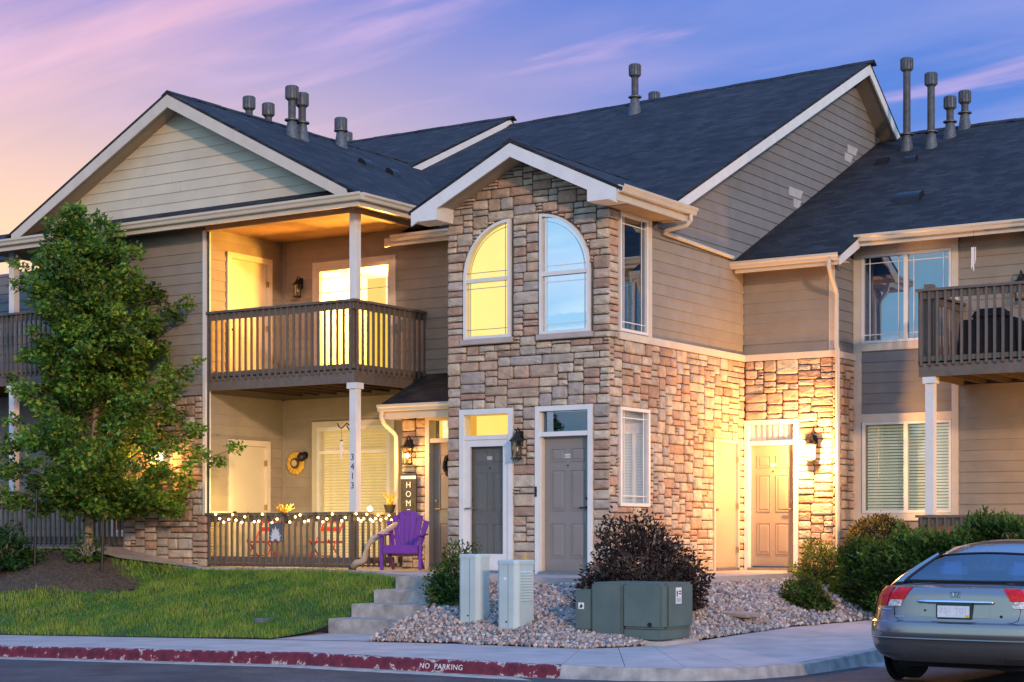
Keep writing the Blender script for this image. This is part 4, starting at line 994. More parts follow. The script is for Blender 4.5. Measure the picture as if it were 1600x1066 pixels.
# ================================================================== LEFT WING
LW = thing('balcony_building', 'left section with wide cream gable, warm lit corner balcony and porch below', 'building', (-7.0, 3.0, 0.0))
f17 = front(1.7); fblk = front(-.33); sret = side(-7.89); fent = front(.9)
wu = (-7.05, -5.37, 3.27, 5.38); wl = (-7.06, -5.40, .12, 2.50)
wall_panel(LW, f17, -7.89, -2.95, -.2, 5.95, [wu, wl], 'backing')
siding(LW, f17, 3.24, 5.95, lambda v: -7.87, lambda v: -2.95, [(-7.15, -5.27, 3.0, 5.48)], 'siding_taupe')
siding(LW, f17, 0.0, 3.02, lambda v: -7.87, lambda v: -4.5, [(-7.16, -5.30, 0, 2.60)], 'siding_taupe')
du = (.19, 1.38, 3.2, 5.56); dl = (.22, 1.33, -.05, 2.25)
wall_panel(LW, sret, -.33, 1.7, -.2, 5.95, [du, dl], 'backing')
siding(LW, sret, 3.24, 5.95, lambda v: -.25, lambda v: 1.69, [du], 'siding_taupe')
siding(LW, sret, 0.0, 3.02, lambda v: -.25, lambda v: 1.69, [dl], 'siding_taupe')
for (a, b, c, d_) in (du, dl):
    jamb(LW, sret, a, b, c, d_, .10, 'trim', .08, .04, sill=False)
    panel_door(LW, sret, a + .102, b - .102, c + .02, d_ - .102, 'door_cream', -.015, 'l', 'black_metal', flat=True, name='closet_door')
    mb = MB()
    for hz in (.25, 1.05, 1.85): mb.box(sret, b - .112, b - .094, c + hz, c + hz + .10, -.014, .044)
    mb.build('hinge', 'brass', LW)
mb = MB(); mb.box(sret, -.22, .215, .90, .97, 0, .04); mb.box(sret, 1.335, 1.66, .90, .97, 0, .04); mb.box(f17, -7.83, -7.17, .90, .97, 0, .04); mb.build('ledge_board', 'trim', LW)
mb = MB(); mb.box(f17, -7.87, -7.79, 0.0, 3.0, .0, .03); mb.box(f17, -7.87, -7.79, 3.24, 5.9, 0, .03); mb.build('corner_board', 'siding_taupe', LW)
# lit balcony window: glowing panels stand in for the lit room
w = window(LW, f17, *wu, gl='glass_lit', back='lit_pale', depth=1.5, fw=.07, fm='trim', casing=.10, cm='trim', vs=(-6.12,), n=.0)
mb = MB(); mb.box(f17, -7.04, -6.62, 3.3, 5.36, -1.46, -1.44); mb.build('inner_wall', 'lit_yellow2', w)
arch = [(-5.95, 3.3), (-5.42, 3.3), (-5.42, 4.1)] + [(-5.93 + .52 * math.cos(t), 4.35 + .42 * math.sin(t)) for t in [math.pi * i / 12 for i in range(13)]] + [(-6.45, 3.3)]
arch = [(-5.41, 3.3), (-5.41, 4.35)] + [(-5.93 + .52 * math.cos(math.pi * i / 12), 4.35 + .42 * math.sin(math.pi * i / 12)) for i in range(13)] + [(-6.45, 4.35), (-6.45, 3.3)]
mb = MB(); mb.prism(f17, arch, -1.1, -1.0); mb.build('lit_arch', 'lit_yellow2', w)  # arched panel, its glow put into the material
mb = MB(); mb.box(f17, -6.98, -5.44, 4.92, 4.935, -.0115, -.004); mb.box(f17, -6.98, -5.44, 5.18, 5.19, -.0115, -.004); mb.build('muntin', 'trim', w)
def point(name, loc, power, col, r, parent=None):
    l = bpy.data.lights.new(name, 'POINT'); l.energy = power; l.color = col; l.shadow_soft_size = r
    o = bpy.data.objects.new(name, l); COL.objects.link(o)
    o.location = loc
    if parent is not None:
        p = Vector((0, 0, 0)); q = parent
        while q is not None: p += q.location; q = q.parent
        o.parent = parent; o.location = Vector(loc) - p
    return o
point('room_lamp', (-6.0, 2.35, 4.9), 1200, (1.0, 0.47, 0.07), .12, w)
w = window(LW, f17, *wl, gl='glass_soft', back='lit_orange', depth=.2, fw=.07, fm='trim_white', casing=.10, cm='trim', vs=(-6.2,), hs=(2.04,), n=.0, bl='blind_lit')
# block between the two balconies
wall_panel(LW, fblk, -9.86, -7.80, 0.0, 5.95, [], 'mortar')
siding(LW, fblk, 3.0, 5.9, lambda v: -9.86, lambda v: -7.93, [], 'siding_taupe')
mb = MB(); mb.wbox(-7.93, -7.86, -.368, -.33, .0 + .9, 5.85); mb.wbox(-7.89 + .0, -7.845, -.3295, -.25, .03, 5.85); mb.build('corner_board', 'trim_white', LW)
fl_ = [(fblk, r, 1) for r in stone_rects(-9.86, -7.84, 0.0, 2.98, [], lambda u, v: v < slab_z(u) - .06 or (u > -7.935 and v > .9))]
fl_ += [(side(-7.84), r, .4) for r in stone_rects(-.33, -.22, 0.0, .9, [])]
ent_ops = [(-4.03, -2.96, -.3, 2.56)]
wall_panel(LW, fent, -4.53, -2.96, -.2, 2.66, ent_ops, 'mortar')
fl_ += [(fent, r, 1) for r in stone_rects(-4.53, -2.99, -.1, 2.64, ent_ops)]
lay_stones(LW, fl_, 200)
# entry door beside the tower
jamb(LW, fent, -4.03, -2.96, -.03, 2.56, .085, 'trim', mid=2.135)
dn = panel_door(LW, fent, -3.94, -3.05, 0.01, 2.098, 'door_tan', -.07, 'l', 'brass')
mb = MB(); mb.box(fent, -3.94, -3.05, 2.172, 2.474, -.03, -.024); tp = mb.build('transom_pane', 'glass_lit', LW)
mb = MB(); mb.box(fent, -3.98, -3.0, 2.14, 2.5, -.3, -.29); mb.build('lit_room', 'lit_yellow2', tp)
mb = MB(); mb.box(fent, -3.9, -3.79, 2.16, 2.48, -.285, -.27); mb.build('lit_strip', 'lit_pale', tp)  # brighter glowing strip behind the pane
wr = MB()
for i in range(26):
    a = 2 * math.pi * i / 26; c = fent.p(-3.52 + .17 * math.cos(a), 1.72 + .17 * math.sin(a), -.03); wr.ball(c, random.uniform(.035, .055), seg=6, rings=4)
wreath = wr.build('door_wreath', 'black_soft'); tag(wreath, 'dark round wreath on the tan door left of the stone tower', 'wreath')
# small entry roof
mb = MB(); slab(mb, [(-4.62, .43, 2.76), (-2.952, .43, 2.76), (-2.952, 1.70, 3.35), (-4.62, 1.70, 3.35)], .04); mb.build('entry_roof', 'shingle_x', LW)
mb = MB(); mb.wbox(-4.59, -2.955, .45, .48, 2.50, 2.72); mb.wbox(-4.57, -4.545, .48, 1.69, 2.50, 2.72); mb.build('fascia', 'gutter', LW)
mb = MB(); mb.wbox(-4.54, -2.955, .485, .89, 2.60, 2.63); mb.build('soffit', 'soffit', LW)
gutter(LW, (-4.66, .448, 2.62), (-2.955, .448, 2.62), (0, -1, 0))
downspout(LW, [(-4.60, .39, 2.64), (-4.60, .39, 2.52), (-4.60, .46, 2.42), (-4.60, .74, 2.28), (-4.60, .80, 2.22), (-4.60, .80, 0.08)])
# balcony
BAL = balcony(LW, -7.80, -4.63, -.33, 1.69, 3.06, ('r',))
column(LW, -4.635, -.27, 4.4302, 5.83, cap=False)
cl_ = column(LW, -4.635, -.27, .9352, 3.058)
for i, ch in enumerate('3413'):
    text_obj(ch, .15, 'ink', cl_, face_mtx(front(-.27 - .0705), -4.635, 1.83 - .155 * i, .001), .002, False, 'numeral')
PR = MB(); PR.wbox(-7.83, -4.63, -.315, -.30, .02, .075); pr = PR.build('porch_rail', 'deck_wood', LW)
railing(pr, -7.83, -4.63, -.33, 1.02, .02, .935, ('r',))
# header beams, ceiling, eave
mb = MB(); mb.wbox(-7.84, -4.56, -.40, -.26, 5.832, 5.905); mb.wbox(-4.70, -4.56, -.258, 1.69, 5.83, 5.904); mb.build('header_beam', 'soffit', LW)
mb = MB(); mb.wbox(-13.4, -4.20, -.74, 1.69, 5.906, 5.93); mb.build('balcony_ceiling', 'ceiling', LW)
mb = MB(); mb.wbox(-24, -4.15, -.80, -.77, 5.84, 5.985); mb.wbox(-4.18, -4.152, -.768, 1.6, 5.841, 5.984); mb.build('fascia', 'gutter', LW)
gutter(LW, (-24, -.802, 5.925), (-4.03, -.802, 5.925), (0, -1, 0)); gutter(LW, (-4.148, -.81, 5.926), (-4.148, 2.2, 5.926), (1, 0, 0))
# roofs
gx_, gz_, gm = -8.44, 8.27, .52; gt_ = lambda x: gz_ - gm * abs(x - gx_)
mb = MB(); slab(mb, [(-24, -.79, 6.035), (-4.15, -.79, 6.035), (-4.60, -.332, 6.265), (-24, -.332, 6.265)], .05); mb.build('pent_roof', 'shingle_x', LW)
mb = MB(); slab(mb, [(gx_, -.72, gz_), (-4.48, -.72, gt_(-4.48)), (-4.10, -.80, gt_(-4.10)), (-4.10, 3.0, gt_(-4.10)), (gx_, 8.0, gz_)], .05); mb.build('roof', 'shingle_y', LW)
mb = MB(); slab(mb, [(gx_, -.72, gz_), (gx_, 8.0, gz_), (-12.78, 3.0, gt_(-12.78)), (-12.78, -.72, gt_(-12.78))], .05); mb.build('roof', 'shingle_y', LW)
fg = front(-.716)
mb = MB(); mb.prism(fg, [(gx_, gz_ - .27), (-4.46, gt_(-4.46) - .235), (-4.46, gt_(-4.46) - .05), (gx_, gz_ - .05)], -.03, 0); mb.build('barge_board', 'trim', LW)
mb = MB(); mb.prism(fg, [(gx_ - .001, gz_ - .05), (-12.42, gt_(-12.42) - .05), (-12.42, gt_(-12.42) - .235), (gx_ - .001, gz_ - .27)], -.03, 0); mb.build('barge_board', 'trim', LW)
mb = MB()
for xe in (-4.5, -12.38): mb.add([(gx_, -.688, gz_ - .23), (xe, -.688, gt_(xe) - .23), (xe, -.334, gt_(xe) - .23), (gx_, -.334, gz_ - .23)], [(0, 1, 2, 3)])
mb.build('soffit', 'soffit', LW, fix=False)
mb = MB(); mb.add([fblk.p(-12.4, 6.2), fblk.p(-4.5, 6.2), fblk.p(gx_, 8.25)], [(0, 1, 2)]); mb.build('gable_wall', 'backing', LW, fix=False)
siding(LW, fblk, 6.24, 8.02, lambda v: gx_ - (8.04 - v) / gm, lambda v: gx_ + (8.04 - v) / gm, [], 'siding_cream')
# further left: higher main roof and the next unit's balcony
mb = MB(); slab(mb, [(-17.5, 2.1, 6.338), (XM, 2.1, 6.338), (XM, 9.5, 9.78), (-17.5, 9.5, 9.78)], .05); mb.build('roof', 'shingle_x', LW)
mb = MB(); slab(mb, [(-17.5, 9.5, 9.78), (XM, 9.5, 9.78), (XM, 14, 7.2), (-17.5, 14, 7.2)], .05); mb.build('roof', 'shingle_x', LW)
sm = side(XM - .004); mb = MB(); mb.prism(sm, [(1.2, 5.62), (9.5, 9.48), (9.5, 9.73), (1.2, 5.87)], -.03, 0); mb.build('barge_board', 'trim_white', LW)
mb = MB(); mb.prism(sm, [(9.501, 9.48), (14, 6.9), (14, 7.15), (9.501, 9.73)], -.03, 0); mb.build('barge_board', 'trim_white', LW)
wall_panel(LW, f17, -24, -9.86, 0, 5.95, [], 'backing')
siding(LW, f17, 3.4, 5.95, lambda v: -24, lambda v: -9.86, [(-12.3, -11.1, 3.4, 5.5)], 'siding_grey')
siding(LW, f17, .32, 3.4, lambda v: -24, lambda v: -9.86, [(-12.3, -11.1, .3, 2.6)], 'siding_taupe')
window(LW, f17, -12.2, -11.2, 3.5, 5.35, 'glass_soft', 'blind', .1, casing=.1, n=0)
window(LW, f17, -12.2, -11.2, .6, 2.5, 'glass_soft', 'blind', .1, casing=.1, n=0)
mb = MB(); mb.wbox(-9.9, -9.861, -.33, 1.69, .3, 5.9); mb.build('wall', 'siding_grey', LW)
balcony(LW, -17.0, -9.92, -.33, 1.69, 3.38, ())
column(LW, -12.85, -.27, 4.752, 5.905, cap=False); column(LW, -12.85, -.27, 1.2, 3.378)
PR = MB(); PR.wbox(-17, -9.92, -.315, -.30, .38, .41); pr2 = PR.build('porch_rail', 'deck_wood', LW)
railing(pr2, -17.0, -9.92, -.33, 1.0, .36, 1.19, ())

# ================================================================== RIGHT WING
RW = thing('set_back_building', 'right section set back, taupe siding, two wide windows, balcony and low roof', 'building', (4.0, 7.0, -0.1))
f55 = front(5.5)
wu2 = (1.845, 3.43, 3.83, 5.34); wl2 = (1.857, 3.43, .93, 2.48)
wall_panel(RW, f55, 1.68, 12, -.4, 5.7, [wu2, wl2], 'backing')
mb = MB(); mb.box(f55, 1.70, 1.84, -.3, 5.6, 0, .035); mb.box(f55, 3.435, 3.545, -.3, 5.6, 0, .035); mb.box(f55, 1.842, 3.433, 5.343, 5.6, 0, .034)
mb.box(f55, 1.842, 3.433, 3.70, 3.826, 0, .0345); mb.box(f55, 1.842, 3.433, 2.484, 2.62, 0, .0345); mb.box(f55, 1.842, 3.433, .80, .926, 0, .0345); mb.build('panel_frame', 'trim', RW)
siding(RW, f55, 2.62, 3.70, lambda v: 1.842, lambda v: 3.433, [], 'siding_grey')
siding(RW, f55, -.1, .80, lambda v: 1.842, lambda v: 3.433, [], 'siding_grey')
siding(RW, f55, 3.2, 5.6, lambda v: 3.547, lambda v: 12, [(5.42, 6.4, 3.2, 5.5)], 'siding_taupe')
siding(RW, f55, 0.0, 3.05, lambda v: 3.547, lambda v: 12, [(4.95, 5.9, 0, 2.35)], 'siding_taupe')
wq = window(RW, f55, *wu2, gl='glass_dark', back='curtain', depth=.55, fw=.045, fm='trim_white', vs=(2.635,), grille=.10, n=.01)
window(RW, f55, *wl2, gl='glass_soft', back='blind_gap', depth=.2, fw=.045, fm='trim_white', vs=(2.635,), n=.01, bl='blind_lit_dim')
jamb(RW, f55, 4.95, 5.9, -.1, 2.35, .09, 'trim', .08, .04, sill=False); panel_door(RW, f55, 5.045, 5.805, 0, 2.255, 'door_cream', -.01, 'l', flat=True, name='closet_door')
jamb(RW, f55, 5.42, 6.4, 3.2, 5.5, .09, 'trim_white', .08, .04, sill=False); panel_door(RW, f55, 5.515, 6.305, 3.25, 5.405, 'door_cream', -.01, 'r', flat=True, name='closet_door')
zr = lambda y: 5.25 + .49 * (y - 4.25)
mb = MB(); slab(mb, [(0.02, 4.18, zr(4.18)), (2.0, 4.18, zr(4.18)), (2.0, 4.98, zr(4.98)), (16, 4.98, zr(4.98)), (16, 11.3, zr(11.3)), (0.02, 11.3, zr(11.3))], .05); mb.build('roof', 'shingle_x', RW)
mb = MB(); slab(mb, [(0.02, 11.3, zr(11.3)), (16, 11.3, zr(11.3)), (16, 16, 6.4), (0.02, 16, 6.4)], .05); mb.build('roof', 'shingle_x', RW)
mb = MB(); mb.wbox(-.0 + .06, 1.96, 4.225, 4.255, 5.03, 5.165); mb.build('fascia', 'gutter', RW)
gutter(RW, (-.12, 4.223, 5.10), (1.975, 4.223, 5.10), (0, -1, 0))
mb = MB(); mb.wbox(1.985, 16, 5.03, 5.06, 5.43, 5.58); mb.build('fascia', 'gutter', RW)
gutter(RW, (1.93, 5.028, 5.50), (16, 5.028, 5.50), (0, -1, 0))
mb = MB(); mb.prism(side(1.995), [(4.2, 5.02), (5.02, 5.40), (5.02, zr(5.02) - .052), (4.2, zr(4.2) - .052)], -.03, 0); mb.build('barge_board', 'trim_white', RW)
mb = MB(); mb.wbox(.04, 1.96, 4.26, 4.66, 5.10, 5.125); mb.wbox(2.0, 16, 5.065, 5.49, 5.52, 5.545); mb.build('soffit', 'soffit', RW)
downspout(RW, [(1.80, 4.17, 5.12), (1.80, 4.17, 5.0), (1.80, 4.25, 4.88), (1.775, 4.52, 4.66), (1.775, 4.56, 4.58), (1.775, 4.56, 3.72), (1.80, 4.545, 3.64), (1.80, 4.545, -.05)], 'gutter')
b2 = balcony(RW, 3.6, 9.5, 3.47, 5.49, 3.03, ('l',))
mb = MB(); mb.wbox(3.66, 3.80, 3.53, 3.67, 3.2, 4.48); mb.build('corner_post', 'deck_wood', RW)
column(RW, 3.76, 3.57, .872, 3.028)
PR = MB(); PR.wbox(3.6, 9.5, 3.485, 3.50, -.02, .02); pr3 = PR.build('porch_rail', 'deck_wood', RW)
railing(pr3, 3.6, 9.5, 3.47, 5.49, -.05, .87, ('l',))

# ------------------------------------------------------------------ roof vents
def vent(root, x, y, z, h, r=.072, capr=.115, lean=0.0):
    mb = MB(); mb.lathe((x, y, z), [(r * 1.0, -.5), (r, h - .2)], 14); p = mb.build('vent_pipe', 'vent_metal', root, autos=40)
    c = MB(); c.lathe((x, y, z), [(r * 1.02, h - .26), (capr, h - .22), (capr, h), (capr * .92, h + .012)], 16); c.build('vent_cap', 'vent_cap', p, autos=40)
    s = MB()
    for k in range(12):
        a = 2 * math.pi * k / 12; s.lathe((x + (capr + .001) * math.cos(a), y + (capr + .001) * math.sin(a), z), [(.012, h - .215), (.012, h - .005)], 5)
    s.build('cap_rib', 'vent_metal', p)
    f_ = MB(); f_.lathe((x, y, z), [(r * 2.1, -.12), (r * 1.55, .10), (r * 1.2, .26), (r * 1.02, .3)], 14); f_.lathe((x, y, z), [(r * 1.9, .28), (r * 1.9, .305)], 14); f_.build('flashing', 'vent_cap', p, autos=40)
for (x, y, h) in ((-7.59, 1.62, .90), (-7.61, 1.93, .83)): vent(LW, x, y, gt_(x), h)
for (x, y, h) in ((-9.5, 2.6, 1.28), (-9.36, 3.0, 1.14)): vent(LW, x, y, gt_(x), h)
vent(LW, -8.08, 3.65, gt_(-8.08), .53); vent(LW, -12.9, 9.9, 9.5, .62)
vent(TW, -4.24, 8.42, 9.2, .95); vent(TW, -4.65, 10.0, 9.35, .62)
for (x, y, h) in ((.92, 10.1, 1.78), (1.43, 10.05, 1.43), (1.60, 10.65, .78), (1.71, 11.2, .72)): vent(RW, x, y, zr(y), h)
def hood(root, x, y, z, w, d_, h, along='x', slope=.49):
    mb = MB(); pts = []
    k = 8; V = []; 
    for i in range(k + 1):
        t = math.pi * i / k; V.append((-math.cos(t) * d_, math.sin(t) ** .7 * h))
    if along == 'x': mb.ext(V, (x - w, y, z), (x + w, y, z), (0, 1, slope), (0, 0, 1))
    else: mb.ext(V, (x, y - w, z), (x, y + w, z), (1, 0, -slope), (0, 0, 1))
    mb.build('roof_vent', 'black_metal', root, autos=40)
hood(LW, -6.81, 2.81, gt_(-6.81), .12, .10, .10, 'y', .52); hood(LW, -6.62, 3.4, gt_(-6.62), .12, .10, .10, 'y', .52)
hood(RW, .72, 9.33, zr(9.33), .11, .10, .10); hood(RW, 1.33, 9.22, zr(9.22), .11, .10, .10); hood(RW, 2.23, 6.73, zr(6.73), .22, .15, .13)

# ridge caps
def ridge_cap(root, p0, p1, across, drop, m):
    p0, p1 = Vector(p0), Vector(p1); n_ = max(1, int((p1 - p0).length / .6)); mb = MB(); A = Vector(across)
    for i in range(n_):
        a = p0.lerp(p1, i / n_); b = p0.lerp(p1, (i + 1) / n_ + .01); up = .018 + .006 * (i % 2)
        mb.ext([(-.13, -drop * .13 + .002), (0, .002), (.13, -drop * .13 + .002), (.13, -drop * .13 + up), (0, up + .01), (-.13, -drop * .13 + up)], a, b, A, (0, 0, 1))
    mb.build('ridge_cap', m, root)
ridge_cap(TW, (XM, 9.5, RZL), (XR, 9.5, RZ), (0, 1, 0), .55, 'shingle_x')
ridge_cap(TW, (rx, YF, 6.62), (rx, 3.2, 6.62), (1, 0, 0), MT, 'shingle_y')
ridge_cap(LW, (gx_, -.72, gz_), (gx_, 7.0, gz_), (1, 0, 0), gm, 'shingle_y')
ridge_cap(LW, (-17.5, 9.5, 9.78), (XM, 9.5, 9.78), (0, 1, 0), .5, 'shingle_x')
ridge_cap(RW, (.1, 11.3, zr(11.3)), (16, 11.3, zr(11.3)), (0, 1, 0), .49, 'shingle_x')

# ================================================================== LANTERNS
WARM = (1.0, 0.47, 0.125)
def lantern(fr, u, v, label, lit=0.0, s=1.0, bulbm='bulb'):
    t = thing('wall_lantern', label, 'lantern', fr.p(u, v, 0.0), group='wall lanterns')
    mb = MB(); mb.box(fr, u - .06 * s, u + .06 * s, v + .02 * s, v + .26 * s, .0, .055 * s); mb.build('back_plate', 'black_metal', t, bevel=.012)
    mb = MB(); mb.tube([fr.p(u, v + .18 * s, .05), fr.p(u, v + .27 * s, .07 * s), fr.p(u, v + .30 * s, .11 * s), fr.p(u, v + .26 * s, .15 * s), fr.p(u, v + .20 * s, .15 * s)], .013 * s, 7); mb.build('arm', 'black_metal', t)
    c = fr.p(u, v, .15 * s)
    mb = MB(); mb.lathe(c, [(.012 * s, .24 * s), (.03 * s, .215 * s), (.04 * s, .18 * s), (.115 * s, .11 * s), (.118 * s, .095 * s)], 8); mb.build('hood', 'black_metal', t)
    mb = MB()
    for k in range(6):
        a = 2 * math.pi * k / 6; p = Vector((math.cos(a) * .092 * s, math.sin(a) * .092 * s, 0)); q = Vector((math.cos(a) * .078 * s, math.sin(a) * .078 * s, 0))
        mb.tube([c + p + Vector((0, 0, .095 * s)), c + q + Vector((0, 0, -.16 * s))], .008 * s, 5)
    mb.lathe(c, [(.09 * s, -.185 * s), (.095 * s, -.16 * s), (.03 * s, -.155 * s)], 8)
    mb.build('cage', 'black_metal', t)
    mb = MB(); mb.lathe(c, [(.075 * s, -.15 * s), (.088 * s, .09 * s)], 6); mb.build('glass', 'lamp_glow' if lit > 50 else 'glass_lamp', t)
    mb = MB(); mb.ball(c + Vector((0, 0, -.03 * s)), .032 * s, sc=(1, 1, 1.4)); mb.build('bulb', bulbm if lit else 'label_white', t, smooth=True)
    if lit: point('lantern_light', c + fr.n * .20 + Vector((0, 0, -.03)), lit, WARM, .05, t)
    return t
lantern(ff, -1.55, 1.92, 'unlit black coach lantern between the two front doors of the stone tower')
lantern(fent, -4.33, 1.92, 'black lantern with warm bulb above the dark wooden HOM sign', 30)
lantern(fr_, 1.33, 1.98, 'brightly lit lantern right of the recessed tan entry door', 400, bulbm='bulb_hot')
lantern(f17, -7.43, 5.02, 'small unlit lantern on the balcony wall left of the lit window', s=.8)
lantern(fblk, -8.85, 1.95, 'glowing lantern on the stone pier half hidden behind the tree', 60)
lantern(f17, -10.7, 2.1, 'warm lantern on the porch wall far left behind the tree', 40)
lantern(f55, 4.62, 4.55, 'black lantern on the right balcony wall at the picture edge')
lantern(f55, 6.55, 1.95, 'lit lantern on the lower porch wall under the right balcony', 170)

# ================================================================== PORCH THINGS
def leafmat():
    m = MATS['leaf']; t = m.node_tree; b = t.nodes['Principled BSDF']; o = [n for n in t.nodes if n.type == 'OUTPUT_MATERIAL'][0]
    a = [n for n in t.nodes if n.type == 'ATTRIBUTE'][0]; t.links.new(a.outputs['Color'], b.inputs['Base Color'])
    tl = t.nodes.new('ShaderNodeBsdfTranslucent'); t.links.new(a.outputs['Color'], tl.inputs[0]); mx = t.nodes.new('ShaderNodeMixShader'); mx.inputs[0].default_value = .32
    t.links.new(b.outputs[0], mx.inputs[1]); t.links.new(tl.outputs[0], mx.inputs[2]); t.links.new(mx.outputs[0], o.inputs[0])
leafmat()
for nm in ('pebble', 'grass_blade'):
    m = MATS[nm]; t = m.node_tree; b = t.nodes['Principled BSDF']; a = [n for n in t.nodes if n.type == 'ATTRIBUTE'][0]
    if nm == 'grass_blade': t.links.new(a.outputs['Color'], b.inputs['Base Color'])
# string lights along the porch rail
SLt = thing('string_lights', 'glowing warm string lights draped along the lower porch rail', 'lights', (-6.2, -.36, .93))
cp = []; bl_pts = []
for i in range(60):
    x = -7.6 + 2.93 * i / 59; z = .94 + .02 * math.sin(i * .9) - .13 * abs(math.sin(i * .42)) ; cp.append((x, -.395, z))
for i in range(14):
    y = -.33 + .95 * i / 13; cp.append((-4.565, y, .93 - .12 * abs(math.sin(i * .8))))
mb = MB(); mb.tube(cp, .004, 4); mb.build('wire', 'black_soft', SLt)
for i, p in enumerate(cp):
    if i % 2 == 0 or i > 60:
        if random.random() < .12: continue
        b_ = MB(); b_.ball((p[0] + random.uniform(-.02, .02), p[1] - .012 if i < 60 else p[1], p[2] - .025), .020, seg=6, rings=4); b_.build('bulb', 'bulb_string', SLt)
for x in (-7.3, -6.7, -6.1, -5.5, -5.0): point('string_glow', (x, -.12, 1.05), 19, (1.0, .66, .14), .05, SLt)
point('string_glow', (-4.45, .35, 1.0), 9, (1.0, .62, .2), .05, SLt)
# plaque with white flower
pq = thing('flower_plaque', 'small slate plaque with a white flower hung on the porch rail', 'plaque', (-6.22, -.40, .44))
fq = front(-.40)
mb = MB(); mb.box(fq, -6.37, -6.08, .44, .76, -.01, .012); mb.build('board', 'slate', pq)
for k in range(11):
    a = math.pi * (k + .5) / 11; L_ = .135 if k % 2 else .12; ca, sa = math.cos(a), math.sin(a); o = (-6.225, .455)
    P_ = [(o[0] + ca * .04, o[1] + sa * .03), (o[0] + ca * L_ * .55 - sa * .024, o[1] + sa * L_ * .6 * 1.7 + ca * .024), (o[0] + ca * L_, o[1] + sa * L_ * 1.85), (o[0] + ca * L_ * .55 + sa * .024, o[1] + sa * L_ * .6 * 1.7 - ca * .024)]
    P_ = [(min(max(u, -6.365), -6.085), max(v, .442)) for u, v in P_]
    mb = MB(); mb.prism(fq, P_, .012, .018 + .001 * (k % 3)); mb.build('petal', 'paint_white', pq)
mb = MB(); mb.tube([fq.p(-6.33, .76, .0), fq.p(-6.225, .90, .0), fq.p(-6.12, .76, .0)], .004, 4); mb.build('cord', 'beige_plastic', pq)
# dry golden grass in a planter behind the rail and one on the right rail
def tuft(name, label, x, y, z, h, n, col, spread, pot='black_soft', cat='plant'):
    t = thing(name, label, cat, (x, y, z))
    mb = MB(); mb.lathe((x, y, z), [(.07, 0), (.10, .12), (.105, .13), (.09, .125)], 12); mb.build('pot', pot, t, autos=40)
    mb = MB()
    for i in range(n):
        a = random.uniform(0, 6.28); s_ = random.uniform(.2, 1) * spread; hh = h * random.uniform(.6, 1)
        mb.tube([(x + random.uniform(-.05, .05), y + random.uniform(-.05, .05), z + .11), (x + math.cos(a) * s_ * .4, y + math.sin(a) * s_ * .4, z + .12 + hh * .6), (x + math.cos(a) * s_, y + math.sin(a) * s_, z + .12 + hh)], [.006, .005, .002], 4)
    mb.build('blades', col, t)
    return t
tuft('potted_grass', 'tuft of golden dry grass spilling over the rail above the plaque', -6.2, -.22, .75, .22, 46, 'yellow_flower', .26)
tuft('potted_flowers', 'dark planter with yellow blooms on the rail beside the downspout', -4.60, .62, .936, .24, 34, 'yellow_flower', .17)
# red folding chairs behind the rail
for (x, lab) in ((-7.0, 'red metal folding chair behind the rail at the stone pier end'), (-5.62, 'red metal folding chair behind the rail right of the flower plaque')):
    t = thing('folding_chair', lab, 'chair', (x, .15, 0), group='red folding chairs')
    for dx in (-.22, .22):
        mb = MB(); mb.tube([(x + dx, -.1, .0), (x + dx * .95, .42, .82)], .013, 6); mb.build('leg', 'red_metal', t)
        mb = MB(); mb.tube([(x + dx, .45, 0), (x + dx * .95, -.02, .48)], .013, 6); mb.build('leg', 'red_metal', t)
    mb = MB(); mb.wbox(x - .21, x + .21, -.03, .36, .42, .45); mb.build('seat', 'red_metal', t)
    for zz in (.62, .76): mb = MB(); mb.wbox(x - .2, x + .2, .30 + (zz - .6) * .6, .325 + (zz - .6) * .6, zz, zz + .07); mb.build('back_slat', 'red_metal', t)
    mb = MB(); mb.tube([(x - .22, .02, .2), (x + .22, .02, .2)], .011, 6); mb.build('stretcher', 'red_metal', t)
# sunflower wall ornament and chimes
sf = thing('sunflower_ornament', 'round sunflower ornament on the lower porch wall', 'ornament', f17.p(-7.53, 1.86, 0))
for k in range(14):
    a = 2 * math.pi * k / 14; c = f17.p(-7.53 + .15 * math.cos(a), 1.86 + .15 * math.sin(a), .05); mb = MB(); mb.ball(c, .065, seg=7, rings=4, sc=(1, .4, 1)); mb.build('petal', 'yellow_flower', sf)
mb = MB(); mb.lathe(f17.p(-7.53, 1.86, .0), [(.095, -.085), (.10, -.03), (.10, 0)], 16, axis='y'); mb.build('ring', 'brown', sf)
mb = MB(); mb.lathe(f17.p(-7.53, 1.86, .0), [(.06, -.10), (.06, -.02)], 14, axis='y'); mb.build('heart', 'beige_plastic', sf)
lk = thing('wall_light', 'dark globe porch light beside the sunflower ornament', 'light', f17.p(-7.33, 2.0, 0))
mb = MB(); mb.lathe(f17.p(-7.33, 2.0, 0), [(.07, -.04), (.07, 0)], 12, axis='y'); mb.build('back_plate', 'black_metal', lk)
mb = MB(); mb.ball(f17.p(-7.33, 1.97, .12), .085, seg=10, rings=7); mb.build('globe', 'black_metal', lk, smooth=True)
